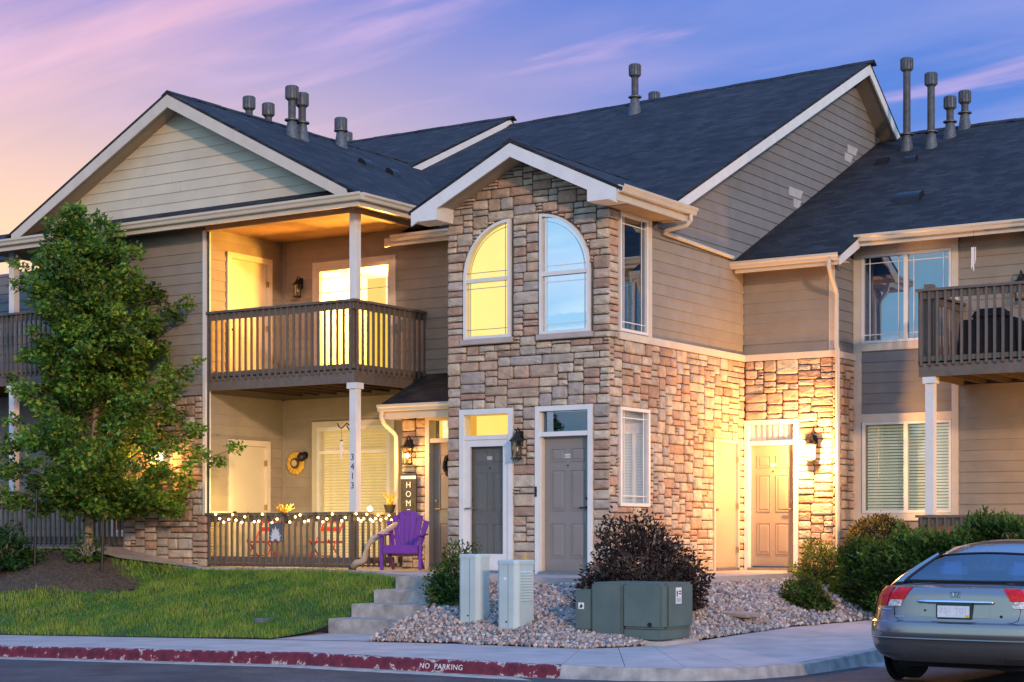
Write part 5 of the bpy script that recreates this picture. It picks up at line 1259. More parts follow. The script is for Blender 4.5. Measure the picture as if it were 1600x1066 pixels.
def chime(x, y, z, label, s=1.0, m='steel'):
    t = thing('wind_chime', label, 'wind chime', (x, y, z))
    mb = MB(); mb.tube([(x, y, z), (x, y, z - .28 * s)], .003, 4); mb.build('cord', 'black_soft', t)
    mb = MB(); mb.lathe((x, y, z - .30 * s), [(.045 * s, 0), (.045 * s, .02 * s)], 10); mb.build('disc', 'brown', t)
    for k in range(5):
        a = 2 * math.pi * k / 5; l = (.26 + .05 * k) * s; px, py = x + .036 * s * math.cos(a), y + .036 * s * math.sin(a)
        mb = MB(); mb.tube([(px, py, z - .32 * s), (px, py, z - .32 * s - l)], .011 * s, 6); mb.build('tube', m, t)
chime(3.98, 4.95, 5.50, 'silver wind chime hanging from the eave beside the upper right window', .85, 'label_white')
chime(-4.98, -.2, 2.30, 'pale wind chime hanging from the hook left of the numbered column', .62, 'label_white')
hk = MB(); hk.tube([(-4.705, -.27, 2.34), (-4.83, -.25, 2.40), (-4.90, -.22, 2.36), (-4.98, -.2, 2.32), (-5.04, -.2, 2.36), (-5.06, -.2, 2.41)], .012, 6); hk.tube([(-4.705, -.27, 2.22), (-4.83, -.25, 2.36)], .010, 6)
tag(hk.build('plant_hook', 'black_metal'), 'black curled iron hook on the left side of the numbered column', 'hook')
# HOME sign leaning on the entry wall
sg = thing('home_sign', 'tall dark wooden sign with white letters HOM behind the purple chair', 'sign', fent.p(-4.33, 0.05, .08))
fsg = front(.9 - .09)
mb = MB(); mb.box(fsg, -4.49, -4.17, .45, 1.59, 0, .025); mb.build('board', 'sign_board', sg, bevel=.004)
mb = MB(); mb.box(fsg, -4.485, -4.175, 1.50, 1.55, .0252, .029); mb.build('white_band', 'label_white', sg)
text_obj('welcome to our', .036, 'ink', sg, face_mtx(fsg, -4.33, 1.468, .0295), .0006, False) if False else None
def serif(ch, u, v):
    text_obj(ch, .145, 'paint_white', sg, face_mtx(fsg, u, v, .026), .002, False, 'letter')
for i, ch in enumerate('HOME'): serif(ch, -4.33, 1.395 - .155 * i)

# purple Adirondack chair
AC = thing('adirondack_chair', 'purple plastic garden chair with fan slat back on the porch slab', 'chair', (-3.80, -.05, -.01), R_(27)); AC.scale = (.95, .95, 1.0)
def part(mbx, name, m, bev=.008): return mbx.build(name, m, AC, local=True, bevel=bev)
SX = .33
for s_ in (-1, 1):
    mb = MB(); mb.prism(side(0), [(-.36, 0), (-.27, 0), (-.25, .32), (-.22, .56), (-.33, .56)], s_ * SX - .025, s_ * SX + .025); part(mb, 'front_leg', 'purple')
    mb = MB(); mb.prism(side(0), [(-.30, .33), (-.30, .40), (.10, .27), (.46, .05), (.52, 0), (.40, 0), (.05, .17)], s_ * (SX - .07) - .02, s_ * (SX - .07) + .02); part(mb, 'rear_leg', 'purple')
    mb = MB(); mb.prism(FR((0, 0, .56), (1, 0, 0), (0, 0, 1)), [(0, 0)] * 0 + [(s_ * SX - .06, 0)], 0, 0) if False else None
    mb.hexa([(s_ * SX - .065, -.40, .555), (s_ * SX + .065, -.40, .555), (s_ * SX + .05, .30, .565), (s_ * SX - .03, .30, .565), (s_ * SX - .065, -.40, .585), (s_ * SX + .065, -.40, .585), (s_ * SX + .05, .30, .595), (s_ * SX - .03, .30, .595)]); part(mb, 'armrest', 'purple')
for k in range(6):
    y = -.36 + .095 * k; z = .385 - .028 * k; mb = MB(); mb.hexa([(-SX + .03, y, z), (SX - .03, y, z), (SX - .03, y + .083, z - .024), (-SX + .03, y + .083, z - .024), (-SX + .03, y, z + .022), (SX - .03, y, z + .022), (SX - .03, y + .083, z - .002), (-SX + .03, y + .083, z - .002)]); part(mb, 'seat_slat', 'purple', .005)
mb = MB(); mb.wbox(-SX + .03, SX - .03, -.385, -.36, .27, .40); part(mb, 'seat_apron', 'purple')
tilt = .32
for k in range(7):
    t0 = (k - 3) / 3.0; xb, xt = t0 * .20, t0 * .33; h_ = .98 - .17 * t0 * t0; w0, w1 = .032, .051; yb = .18; zb_ = .24
    yt = yb + tilt * (h_ - zb_) * 1.0 + .04 * t0 * t0
    mb = MB(); mb.hexa([(xb - w0, yb, zb_), (xb + w0, yb, zb_), (xt + w1, yt, h_ - (.02 if t0 > 0 else 0)), (xt - w1, yt, h_ - (.02 if t0 < 0 else 0)), (xb - w0, yb + .02, zb_), (xb + w0, yb + .02, zb_), (xt + w1, yt + .02, h_ - (.02 if t0 > 0 else 0)), (xt - w1, yt + .02, h_ - (.02 if t0 < 0 else 0))]); part(mb, 'back_slat', 'purple', .006)
for zz in (.50, .30): yy = .18 + tilt * (zz - .24) + .022; mb = MB(); mb.wbox(-.29, .29, yy, yy + .03, zz, zz + .07); part(mb, 'back_rail', 'purple')
# beige curved rail lying against the porch rail
hp = [(-4.56, -.44, .04), (-4.47, -.44, .11), (-4.40, -.43, .12), (-4.33, -.42, .16), (-4.30, -.41, .26), (-4.29, -.39, .38), (-4.25, -.33, .47), (-4.20, -.15, .57), (-4.15, .12, .70), (-4.10, .40, .84)]
hr = MB(); hr.tube(hp, [.05, .052, .05, .052, .052, .052, .05, .046, .044, .042], 10)
tag(hr.build('curved_rail', 'beige_plastic', smooth=True), 'curved beige rail curling to the ground left of the purple chair', 'rail')

# ================================================================== YARD THINGS
def place(px_, py_): pass
# utility pedestals
def pedestal(x, y, w, d_, h, rz, label, louvre):
    z = gravel_z(x, y) - .06; t = thing('utility_pedestal', label, 'utility box', (x, y, z), rz, group='pale green utility pedestals'); h += .06
    c = .05
    o = [(-w + c, -d_), (w - c, -d_), (w, -d_ + c), (w, d_), (-w, d_), (-w, -d_ + c)]
    mb = MB(); k = len(o)
    rings_ = [(1.0, 0), (1.0, .02), (1.0, h - .05)]
    V = [(x_ * s, y_ * s, zz) for s, zz in rings_ for x_, y_ in o]; F_ = [tuple(range(k - 1, -1, -1)), tuple(range(2 * k, 3 * k))]
    for r_ in range(2): F_ += [(r_ * k + i, r_ * k + (i + 1) % k, (r_ + 1) * k + (i + 1) % k, (r_ + 1) * k + i) for i in range(k)]
    mb.add(V, F_); mb.build('body', 'utility_light', t, local=True, bevel=.006)
    mb = MB(); V = [(x_ * s, y_ * s, zz) for s, zz in ((1.03, h - .055), (1.03, h - .015), (.97, h)) for x_, y_ in o]; F_ = [tuple(range(k - 1, -1, -1)), tuple(range(2 * k, 3 * k))]
    for r_ in range(2): F_ += [(r_ * k + i, r_ * k + (i + 1) % k, (r_ + 1) * k + (i + 1) % k, (r_ + 1) * k + i) for i in range(k)]
    mb.add(V, F_); mb.build('lid', 'utility_light', t, local=True)
    mb = MB(); mb.wbox(w * .15 - .002, w * .15 + .002, -d_ - .0015, -d_ + .01, .03, h - .06); mb.build('seam', 'ink', t, local=True)
    mb = MB(); mb.lathe((w * .3 - .05, -d_ - .001, .14), [(.012, -.006), (.012, .01)], 8, axis='y'); mb.build('lock', 'black_metal', t, local=True)
    if louvre:
        for i in range(11):
            zz = h - .16 - .036 * i; m2 = MB(); m2.ext([(0, 0), (.014, -.004), (.0, .02)], (w, -d_ * .55, zz), (w, d_ * .8, zz), (1, 0, 0), (0, 0, 1)); m2.build('louvre', 'utility_light', t, local=True)
        mb = MB(); mb.lathe((-.02, -d_ - .001, h - .24), [(.022, -.004), (.022, .01)], 10, axis='y'); mb.build('sticker', 'label_white', t, local=True)
pedestal(.13, -3.78, .17, .13, .89, R_(0), 'taller pale green utility pedestal beside the green bush', False)
pedestal(.97, -4.06, .165, .19, .87, R_(-2), 'louvred pale green utility pedestal between the green box and the other pedestal', True)
# pad transformer
tz = gravel_z(2.6, -3.9) - .03
TR = thing('transformer_box', 'large dark green utility transformer box in the gravel', 'utility box', (2.57, -3.72, tz), R_(-2))
def tpart(mb, n, m, bev=.0): return mb.build(n, m, TR, local=True, bevel=bev)
mb = MB(); mb.wbox(-.44, .58, -.22, .42, .13, .70); tpart(mb, 'tank', 'utility_dark', .03)
mb = MB(); mb.wbox(-.44, .02, -.385, -.222, .0, .70); tpart(mb, 'cabinet', 'utility_dark', .03)
mb = MB(); mb.wbox(.024, .58, -.385, -.222, .135, .70); tpart(mb, 'cabinet_door', 'utility_dark', .03)
mb = MB(); mb.wbox(.03, .55, -.36, .38, .0, .128); tpart(mb, 'base', 'utility_dark', .01)
mb = MB(); mb.wbox(-.68, -.445, -.37, .05, .10, .60); tpart(mb, 'side_box', 'utility_dark', .012)
mb = MB(); mb.wbox(-.50, .62, -.42, .50, -.12, -.012); tpart(mb, 'pad', 'concrete', .01)
ft = FR((.5805, 0, 0), (0, 1, 0), (1, 0, 0))
mb = MB(); mb.box(ft, -.03, .11, .44, .64, 0, .003); lb = tpart(mb, 'warning_label', 'label_white')
mb = MB(); mb.prism(ft, [(-.015, .60), (.012, .60), (.018, .575), (.008, .555), (.02, .54), (.0, .52), (-.012, .545)], .003, .004); mb.box(ft, .04, .10, .585, .60, .003, .004); mb.box(ft, .04, .10, .555, .57, .003, .004)
for zz in (.505, .49, .475, .46): mb.box(ft, -.015, .095, zz, zz + .005, .003, .004)
tpart(mb, 'label_print', 'ink')
f6 = FR((0, -.3705, 0), (1, 0, 0), (0, -1, 0))
mb = MB(); mb.box(f6, -.63, -.545, .36, .44, 0, .003); tpart(mb, 'label', 'label_white')
mb = MB(); mb.prism(f6, [(-.615, .375), (-.575, .375), (-.56, .40), (-.59, .425)], .003, .004); tpart(mb, 'label_print', 'ink')
mb = MB(); mb.lathe((.42, -.365, .19), [(.03, -.03), (.03, .02)], 8, axis='y'); tpart(mb, 'lock', 'black_metal')
# yellow marker flag
fx, fy = -.36, -1.75; fz = gravel_z(fx, fy)
t = thing('marker_flag', 'tiny yellow marker flag standing in gravel before the grey door', 'flag', (fx, fy, fz))
mb = MB(); mb.tube([(fx, fy, fz), (fx, fy, fz + .42)], .003, 4); mb.build('wire', 'steel', t)
mb = MB(); mb.add([(fx - .035, fy, fz + .28), (fx + .05, fy, fz + .28), (fx + .0, fy, fz + .47), (fx - .035, fy + .004, fz + .28), (fx + .05, fy + .004, fz + .28), (fx + .0, fy + .004, fz + .47)], [(0, 1, 2), (5, 4, 3), (0, 3, 4, 1), (1, 4, 5, 2), (2, 5, 3, 0)]); mb.build('flag', 'yellow_flag', t)
# flat stepping stone
sx_, sy_ = 3.0, -1.35; mb = MB(); zz = gravel_z(2.75, -1.35) + .05
mb.hexa([(2.55, -1.5, zz - .05), (3.05, -1.55, zz - .07), (3.1, -1.2, zz - .05), (2.6, -1.15, zz - .03), (2.55, -1.5, zz), (3.05, -1.55, zz - .02), (3.1, -1.2, zz), (2.6, -1.15, zz + .02)])
tag(mb.build('flat_stone', 'tile', bevel=.012), 'flat tan stone slab lying tilted on the gravel', 'stone')
# lawn valve cover
lx, ly = -3.55, -3.8; lzv = lawn_z(lx, ly) + .02
mb = MB(); mb.lathe((lx, ly, lzv), [(.13, -.05), (.13, .0), (.11, .008)], 18); tag(mb.build('valve_cover', 'slate', autos=40), 'round slate grey valve cover set into the lawn', 'valve cover')

# ================================================================== PLANTS
LEAF_V = [(0, 0, 0), (.42, .34, .06), (.20, .50, .0), (0, 1.0, .05), (-.20, .50, .0), (-.42, .34, .06), (0, .42, -.05)]
LEAF_F = [(0, 1, 6), (1, 2, 6), (2, 3, 6), (3, 4, 6), (4, 5, 6), (5, 0, 6)]
OVAL_V = [(0, 0, 0), (.28, .45, .07), (0, 1, .03), (-.28, .45, .07)]; OVAL_F = [(0, 1, 2), (0, 2, 3)]
def colmix(n, cs, w, jitter=.25):
    cs = np.array(cs); c = cs[rng.choice(len(cs), n, p=np.array(w) / sum(w))]; return c * rng.uniform(1 - jitter, 1 + jitter, n)[:, None]
def leaf_rot(n, outward=None, up=.5):
    """leaf frames: y = blade direction, z = normal, biased outward/up"""
    d = rng.normal(size=(n, 3)) * .7
    if outward is not None: d += outward * 1.0
    d[:, 2] -= .25; d /= np.linalg.norm(d, axis=1)[:, None]
    z = rng.normal(size=(n, 3)) * .6; z[:, 2] += up * 1.6
    if outward is not None: z += outward * .5
    z -= d * np.sum(z * d, 1)[:, None]; z /= np.linalg.norm(z, axis=1)[:, None]
    x = np.cross(d, z); return np.stack([x, d, z], 2)
# --- maple tree
tx, ty = -9.55, -1.5; tb = lawn_z(tx, ty)
TREE = thing('maple_tree', 'young leafy maple standing on the lawn before the left section', 'tree', (tx, ty, tb))
prof_t = [(0.8, .85), (1.1, 1.6), (1.6, 2.05), (2.2, 2.1), (2.8, 1.86), (3.4, 1.52), (4.0, 1.40), (4.5, 1.28), (5.0, 1.22), (5.4, .85), (5.8, .34), (6.25, .06)]
def trad(z): return float(np.interp(z, [p[0] for p in prof_t], [p[1] for p in prof_t]))
mb = MB(); mb.tube([(tx, ty, tb - .1), (tx + .01, ty, tb + .5), (tx + .03, ty + .01, tb + 1.2), (tx + .12, ty + .06, tb + 2.4), (tx + .16, ty + .1, tb + 3.8), (tx + .02, ty + .02, tb + 5.0), (tx - .18, ty - .1, tb + 5.9)], [.085, .066, .06, .05, .036, .018, .006], 10); mb.build('trunk', 'bark', TREE, smooth=True)
Rv = Vector((math.cos(CAM_YAW), math.sin(CAM_YAW), 0)); clumps = []
def axis_o(z): return float(np.interp(z, [.8, 2, 4.5, 5.0, 5.4, 6.2], [.30, .42, .30, .12, -.12, -.24]))
def axis_x(z): return tx + axis_o(z) * .837
def axis_y(z): return ty + axis_o(z) * .547
limb = MB(); NL = 100
for i in range(NL):
    z = 1.0 + 5.1 * ((i + random.random()) / NL) ** 1.05; a = i * 2.399 + random.uniform(-.4, .4); r = trad(z) * random.uniform(.66, 1.12)
    z0 = max(tb + .75, z - r * .55); c0 = Vector((tx, ty, z0)); c1 = Vector((axis_x(z) + math.cos(a) * r, axis_y(z) + math.sin(a) * r * .9, z))
    mid = c0.lerp(c1, .5) + Vector((0, 0, .12)); limb.tube([c0, mid, c1], [.026 - .002 * z, .014, .005], 5)
    for t_ in (.34, .55, .72, .87, 1.0):
        if r * t_ < .25: continue
        p = c0.lerp(c1, t_) + Vector((random.gauss(0, .13), random.gauss(0, .13), random.gauss(0, .10))); clumps.append((p, random.uniform(.15, .29) * (1 if t_ < .9 else .8)))
limb.build('limb', 'limb_bark', TREE)
for i in range(46): zz = random.uniform(1.0, 4.6); clumps.append((Vector((axis_x(zz) + random.gauss(0, .38), axis_y(zz) - .15 + random.gauss(0, .38), zz)), random.uniform(.18, .30)))
for i in range(26): zz = random.uniform(5.0, 6.2); clumps.append((Vector((axis_x(zz) + random.gauss(0, .5 * trad(zz)), axis_y(zz) + random.gauss(0, .5 * trad(zz)), zz)), random.uniform(.12, .24)))
pos = []; out = []; shade = []
for (p, r) in clumps:
    k = int(165 * (r / .27) ** 2); v = rng.normal(size=(k, 3)); v /= np.linalg.norm(v, axis=1)[:, None]; rr = r * rng.random(k) ** .45
    q = np.array(p) + v * rr[:, None] * np.array([1.1, 1.1, .75]); pos.append(q); o_ = q - np.array([tx, ty, float(p.z) - .3]); o_ /= np.linalg.norm(o_, axis=1)[:, None]; out.append(o_); shade.append(np.full(k, random.random()))
pos = np.concatenate(pos); out = np.concatenate(out); shade = np.concatenate(shade); n = len(pos)
s_ = rng.uniform(.06, .115, n); Mx = leaf_rot(n, out) * s_[:, None, None]
c = colmix(n, [(.06, .15, .022), (.12, .24, .028), (.24, .32, .04), (.24, .17, .05)], [4, 4, 2.8, .4]) * (0.6 + .75 * shade)[:, None]
bulk('crown', LEAF_V, LEAF_F, pos, Mx, c, 'leaf', TREE)
# tree stakes
for (x, y, lab) in ((-9.95, -2.35, 'dark metal tree stake left of the maple trunk'), (-8.75, -1.95, 'dark metal tree stake right of the maple trunk')):
    z = lawn_z(x, y); mb = MB(); mb.tube([(x, y, z - .1), (x + .04, y + .02, z + 1.35)], .022, 6); tag(mb.build('tree_stake', 'black_metal'), lab, 'stake', 'tree stakes')
def bush(name, label, c, rad, n, leaf, cols, w, stems=0, V=OVAL_V, F_=OVAL_F, cat='bush', flat=0.0, shell=.45, lump=.16, stem_m='twig', stem_vis=1.0, upb=.5):
    c = np.array(c, float); t = thing(name, label, cat, tuple(c))
    rad = np.array(rad, float)
    v = rng.normal(size=(n, 3)); v[:, 2] = np.abs(v[:, 2]) if flat == 0 else v[:, 2]; v /= np.linalg.norm(v, axis=1)[:, None]
    v[:, 2] = np.where(rng.random(n) < .35, rng.random(n) * .5, v[:, 2]) if flat == 0 else v[:, 2]
    ph = rng.uniform(0, 6, 6)
    lumpf = 1 + lump * (np.sin(v[:, 0] * 5 + ph[0]) * np.sin(v[:, 1] * 6 + ph[1]) + np.sin(v[:, 2] * 7 + ph[2] + v[:, 0] * 3)) + rng.normal(0, .05, n)
    rr = (shell + (1 - shell) * rng.random(n) ** .5) * lumpf
    p = c + v * rr[:, None] * rad
    p[:, 2] = np.maximum(p[:, 2], c[2] + .02 + rng.random(n) * .05) if flat == 0 else p[:, 2]
    Mx = leaf_rot(n, v, upb) * (leaf * rng.uniform(.7, 1.25, n))[:, None, None]
    clump = .8 + .35 * np.sin(p[:, 0] * 13 + ph[3]) * np.sin(p[:, 1] * 11 + p[:, 2] * 12 + ph[4])
    bulk('foliage', V, F_, p, Mx, colmix(n, cols, w) * clump[:, None], 'leaf', t)
    if stems:
        mb = MB()
        for i in range(stems):
            a = random.uniform(0, 6.28); e = random.uniform(.15, 1.0); b0 = Vector(c) + Vector((math.cos(a) * rad[0] * .22 * random.random(), math.sin(a) * rad[1] * .22 * random.random(), -.02))
            tip = Vector(c) + Vector((math.cos(a) * rad[0] * e * .95, math.sin(a) * rad[1] * e * .95, rad[2] * math.sqrt(max(.05, 1 - (e * .9) ** 2)) * random.uniform(.6, .98)))
            m_ = b0.lerp(tip, .5) + Vector((random.gauss(0, .04), random.gauss(0, .04), .06)); mb.tube([b0, m_, tip], [.010 * stem_vis, .008 * stem_vis, .003], 5)
        mb.build('stems', stem_m, t)
    return t
bz = gravel_z(1.75, -2.55)
bush('barberry_bush', 'dark purple brown leafy bush with bare stems behind the green transformer', (1.95, -2.45, bz - .05), (.83, .75, 1.22), 13000, .062, [(.042, .022, .018), (.075, .042, .028), (.12, .08, .055), (.04, .045, .022)], [4, 4, 1.6, 1], stems=170, shell=.55, stem_vis=.8, lump=.10)
bush('green_bush', 'green and rust leafed bush beside the concrete steps', (-.86, -2.75, gravel_z(-.8, -2.9) - .05), (.42, .42, .78), 6500, .055, [(.05, .13, .02), (.10, .20, .025), (.17, .10, .03)], [4, 3, 1.3], stems=30)
bush('leafy_shrub', 'leafy green shrub in the mulch bed at the left picture edge', (-10.9, -2.3, lawn_z(-10.9, -2.3)), (.95, .6, .66), 6500, .08, [(.035, .10, .02), (.06, .15, .025), (.03, .08, .03)], [4, 3, 2], stems=30, lump=.22)
bush('sucker_shoots', 'leafy green shoots growing round the foot of the maple', (-9.35, -1.75, lawn_z(-9.35, -1.75)), (.42, .35, .42), 420, .085, [(.06, .15, .02), (.10, .2, .03)], [3, 2], stems=14, shell=.2, lump=.3)
bush('rounded_bush', 'small rounded green and red bush at the gravel edge', (2.80, .95, gravel_z(2.80, .95) - .04), (.37, .36, .52), 6500, .05, [(.06, .14, .02), (.11, .20, .02), (.16, .08, .035)], [4, 3, 1.6], stems=20, lump=.12)
bush('yellow_bush', 'low yellow green bush against the stone wall right of the tan door', (2.0, 3.3, -.32), (.46, .42, .74), 7500, .05, [(.14, .22, .02), (.26, .34, .04), (.26, .18, .05)], [3, 3, 1], stems=16)
bush('variegated_bush', 'rounded cream and green variegated bush below the lower right window', (2.60, 4.40, .42), (.54, .45, .46), 7500, .06, [(.09, .12, .03), (.32, .28, .13), (.20, .10, .05), (.06, .07, .03)], [3, 2, 1.5, 2], stems=0, shell=.6, flat=1, lump=.05)
# --- juniper hedge
def hedge_top(x): return np.interp(x, [2.3, 2.6, 3.2, 3.9, 5.4, 9.0], [.18, .28, .32, .42, .72, .95])
HG = thing('juniper_hedge', 'dense dark green juniper hedge behind the parked car', 'hedge', (5, 2.8, -.5))
n = 46000; hx = 2.35 + 6.6 * rng.random(n) ** 1.3; q = rng.random(n); hyf = np.interp(hx, [2.35, 2.6, 3.2, 4, 9], [3.2, 2.6, 1.9, 1.15, 1.1]); th = rng.random(n)
top = hedge_top(hx) + .09 * np.sin(hx * 5.1) + .06 * np.sin(hx * 11.3); gb = -.55 + .0 * hx
isf = rng.random(n) < .55
hy = np.where(isf, hyf + .10 * np.sin(hx * 6 + q * 9) + .45 * q ** 1.6 + rng.normal(0, .08, n), hyf + .2 + th * 1.9); hz = np.where(isf, gb + (top - gb) * q, top - .12 * rng.random(n) - np.abs(th - .4) * .10)
hp_ = np.stack([hx, hy, hz], 1); outv = np.where(isf[:, None], np.array([[-.15, -.8, .5]]), np.array([[0, -.2, 1.0]])); d = outv + rng.normal(0, .45, (n, 3)); d /= np.linalg.norm(d, axis=1)[:, None]
z_ = rng.normal(size=(n, 3)); z_ -= d * np.sum(z_ * d, 1)[:, None]; z_ /= np.linalg.norm(z_, axis=1)[:, None]
Mh = np.stack([np.cross(d, z_), d, z_], 2) * rng.uniform(.06, .14, n)[:, None, None]
SPR_V = [(0, 0, 0), (.06, .4, .02), (.24, .72, .06), (.06, .66, 0), (.0, 1, 0), (-.06, .66, 0), (-.24, .62, -.06), (-.06, .36, .02)]
clump = .75 + .5 * np.sin(hx * 4.2) * np.sin(hz * 7 + hx * 2)
bulk('foliage', SPR_V, [(0, 1, 3, 4), (1, 2, 3), (0, 4, 5, 7), (7, 5, 6)], hp_, Mh, colmix(n, [(.038, .10, .022), (.066, .15, .028), (.12, .21, .04)], [3, 3, 2]) * clump[:, None], 'leaf', HG)
n2 = 7000; k2 = rng.integers(0, n, n2); tip_ = hp_[k2] + d[k2] * .05
bulk('outer_sprays', [(0, 0, 0), (.04, .35, .02), (.17, .60, .05), (.05, .62, 0), (.13, .86, .03), (0, 1, 0), (-.05, .62, 0), (-.16, .55, -.05), (-.04, .32, .02)], [(0, 1, 3, 5), (1, 2, 3), (3, 4, 5), (0, 5, 6, 8), (8, 6, 7)], tip_, Mh[k2] * rng.uniform(1.0, 1.6, n2)[:, None, None], colmix(n2, [(.045, .115, .025), (.08, .165, .03), (.12, .20, .045)], [3, 3, 2]) * clump[k2][:, None], 'leaf', HG)
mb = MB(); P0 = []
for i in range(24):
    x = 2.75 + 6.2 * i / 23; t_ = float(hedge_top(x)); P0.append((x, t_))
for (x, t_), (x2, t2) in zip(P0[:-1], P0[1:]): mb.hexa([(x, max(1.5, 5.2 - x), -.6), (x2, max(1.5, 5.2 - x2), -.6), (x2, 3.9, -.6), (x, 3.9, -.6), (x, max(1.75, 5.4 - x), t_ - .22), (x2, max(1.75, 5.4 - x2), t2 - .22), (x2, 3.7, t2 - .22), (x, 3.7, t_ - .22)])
mb.build('dark_core', 'black_soft', HG)  # solid black block for the hedge's dark inside, no branches modelled

# ================================================================== RIGHT BALCONY FURNITURE
bf = thing('patio_grill', 'black covered grill on the right balcony behind the railing', 'grill', (4.55, 4.3, 3.24))
mb = MB(); mb.hexa([(4.0, 4.0, 3.235), (5.0, 4.0, 3.235), (5.0, 4.6, 3.235), (4.0, 4.6, 3.235), (4.05, 4.05, 3.95), (4.95, 4.05, 3.95), (4.95, 4.55, 3.95), (4.05, 4.55, 3.95)]); mb.build('cover', 'black_soft', bf, bevel=.03)
mb = MB(); mb.hexa([(4.2, 4.08, 3.951), (4.8, 4.08, 3.951), (4.8, 4.52, 3.951), (4.2, 4.52, 3.951), (4.28, 4.12, 4.12), (4.72, 4.12, 4.12), (4.72, 4.48, 4.12), (4.28, 4.48, 4.12)]); mb.build('hood', 'black_soft', bf, bevel=.04)
wc = thing('wicker_chair', 'dark brown wicker armchair on the right balcony at the picture edge', 'chair', (5.6, 4.35, 3.24))
mb = MB()
for i in range(12): mb.wbox(5.2, 6.0, 4.62, 4.68, 3.60 + .055 * i, 3.645 + .055 * i)
mb.build('back', 'brown', wc)
mb = MB(); mb.wbox(5.2, 6.0, 4.0, 4.6, 3.55, 3.68); mb.build('seat', 'brown', wc, bevel=.02)
for (x, y) in ((5.23, 4.03), (5.97, 4.03), (5.23, 4.64), (5.97, 4.64)): mb = MB(); mb.wbox(x - .03, x + .03, y - .03, y + .03, 3.235, 3.85); mb.build('leg', 'brown', wc)
# trees across the street, mirrored in the door glass
def copy_tree(src, loc, sc, rz, label):
    r = src.copy(); COL.objects.link(r); r.location = loc; r.rotation_euler = (0, 0, rz); r.scale = (sc, sc, sc); r['label'] = label; r['group'] = 'trees across the street'
    for ch in list(src.children): c2 = ch.copy(); COL.objects.link(c2); c2.parent = r
for (x, y, sc, rz, lab) in ((-15.5, -21, 1.15, .6, 'tree across the street mirrored in the storm door glass'), (-20.5, -26, 1.35, 2.1, 'taller tree across the street left of the mirrored one'), (-9.5, -25, 1.0, 4.0, 'tree across the street mirrored in the right door transom')):
    copy_tree(TREE, (x, y, -1.0), sc, rz, lab)

# ================================================================== CAR (silver sedan seen from behind)
CZ = -0.90
CAR = thing('parked_car', 'silver grey sedan parked at the kerb, seen from behind', 'car', (7.62, -6.60, CZ), R_(-2)); CAR.scale = (1.08, 1.03, .975)
def cpart(mb, n, m, parent=None, **kw): return mb.build(n, m, parent or CAR, local=True, **kw)
ZR = [.24, .30, .36, .42, .475, .485, .54, .60, .635, .65, .70, .76, .82, .88, .94, .985]
def wz(z): return float(np.interp(z, [.24, .30, .36, .42, .48, .54, .62, .70, .80, .88, .94, .985], [.72, .79, .825, .840, .848, .852, .852, .85, .84, .825, .80, .77]))
def s0(z): return float(np.interp(z, [.24, .30, .36, .42, .475, .485, .54, .60, .635, .65, .70, .76, .82, .88, .94, .985], [.14, .06, .025, .012, .006, .0, .0, .006, .022, .075, .095, .105, .115, .122, .132, .165]))
def rs(fr, z): return s0(z) + .20 * abs(fr) ** 7 + .04 * fr * fr
def rear_pt(fr, z, off=0.0): return Vector((fr * wz(z), rs(fr, z) - off, z))
FRS = [-1, -.96, -.9, -.82, -.72, -.6, -.45, -.3, -.15, 0, .15, .3, .45, .6, .72, .82, .9, .96, 1]
mb = MB(); V = []; Fc = []; nc = len(FRS)
for z in ZR: V += [rear_pt(f, z) for f in FRS]
for i in range(len(ZR) - 1):
    for j in range(nc - 1): Fc.append((i * nc + j, i * nc + j + 1, (i + 1) * nc + j + 1, (i + 1) * nc + j))
mb.add(V, Fc)
YS = [.335, .5, .8, 1.3, 1.8, 2.4, 3.0, 3.5, 3.9, 4.2, 4.36]
def ky(y): return float(np.interp(y, [0, 2.9, 3.3, 4.0, 4.36], [1, 1, .97, .86, .74]))
def wy(y): return float(np.interp(y, [.3, .8, 1.6, 3.4, 4.1, 4.36], [1.0, 1.012, 1.016, 1.01, .93, .74]))
for sgn in (-1, 1):
    V = []; 
    for z in ZR: V += [Vector((sgn * wz(z) * wy(y), y if k else rs(1, z), z if z < .5 else .5 + (z - .5) * ky(y))) for k, y in enumerate(YS)]
    m_ = len(YS); Fc = [(i * m_ + j, i * m_ + j + 1, (i + 1) * m_ + j + 1, (i + 1) * m_ + j) for i in range(len(ZR) - 1) for j in range(m_ - 1)]
    mb.add(V, Fc)
# deck, hood and nose
YT = [None, .26, .42, .58, 1.0, 2.0, 3.05, 3.4, 3.8, 4.2, 4.36]; ZT = [.985, 1.005, 1.02, 1.035, 1.02, 1.02, 1.02, .97, .90, .80, .72]
V = []; fx_ = [-1, -.9, -.7, -.4, 0, .4, .7, .9, 1]
for y, zt_ in zip(YT, ZT):
    for f in fx_:
        yy = rs(f, .985) if y is None else max(y, rs(f, .985) + .02 * (YT.index(y)))
        ww = wz(.985) * (1 if y is None else wy(max(yy, .3))); edge = (.5 + .485 * ky(yy))
        V.append(Vector((f * ww, yy, edge + (zt_ - edge) * (1 - abs(f) ** 3) if y is not None else .985)))
k = len(fx_); mb.add(V, [(i * k + j, i * k + j + 1, (i + 1) * k + j + 1, (i + 1) * k + j) for i in range(len(YT) - 1) for j in range(k - 1)])
V = [Vector((f * .62, 4.36, z)) for z in (.3, .72) for f in (-1, 1)]; mb.add(V, [(0, 1, 3, 2)])
body = cpart(mb, 'body', 'car_paint', autos=38)
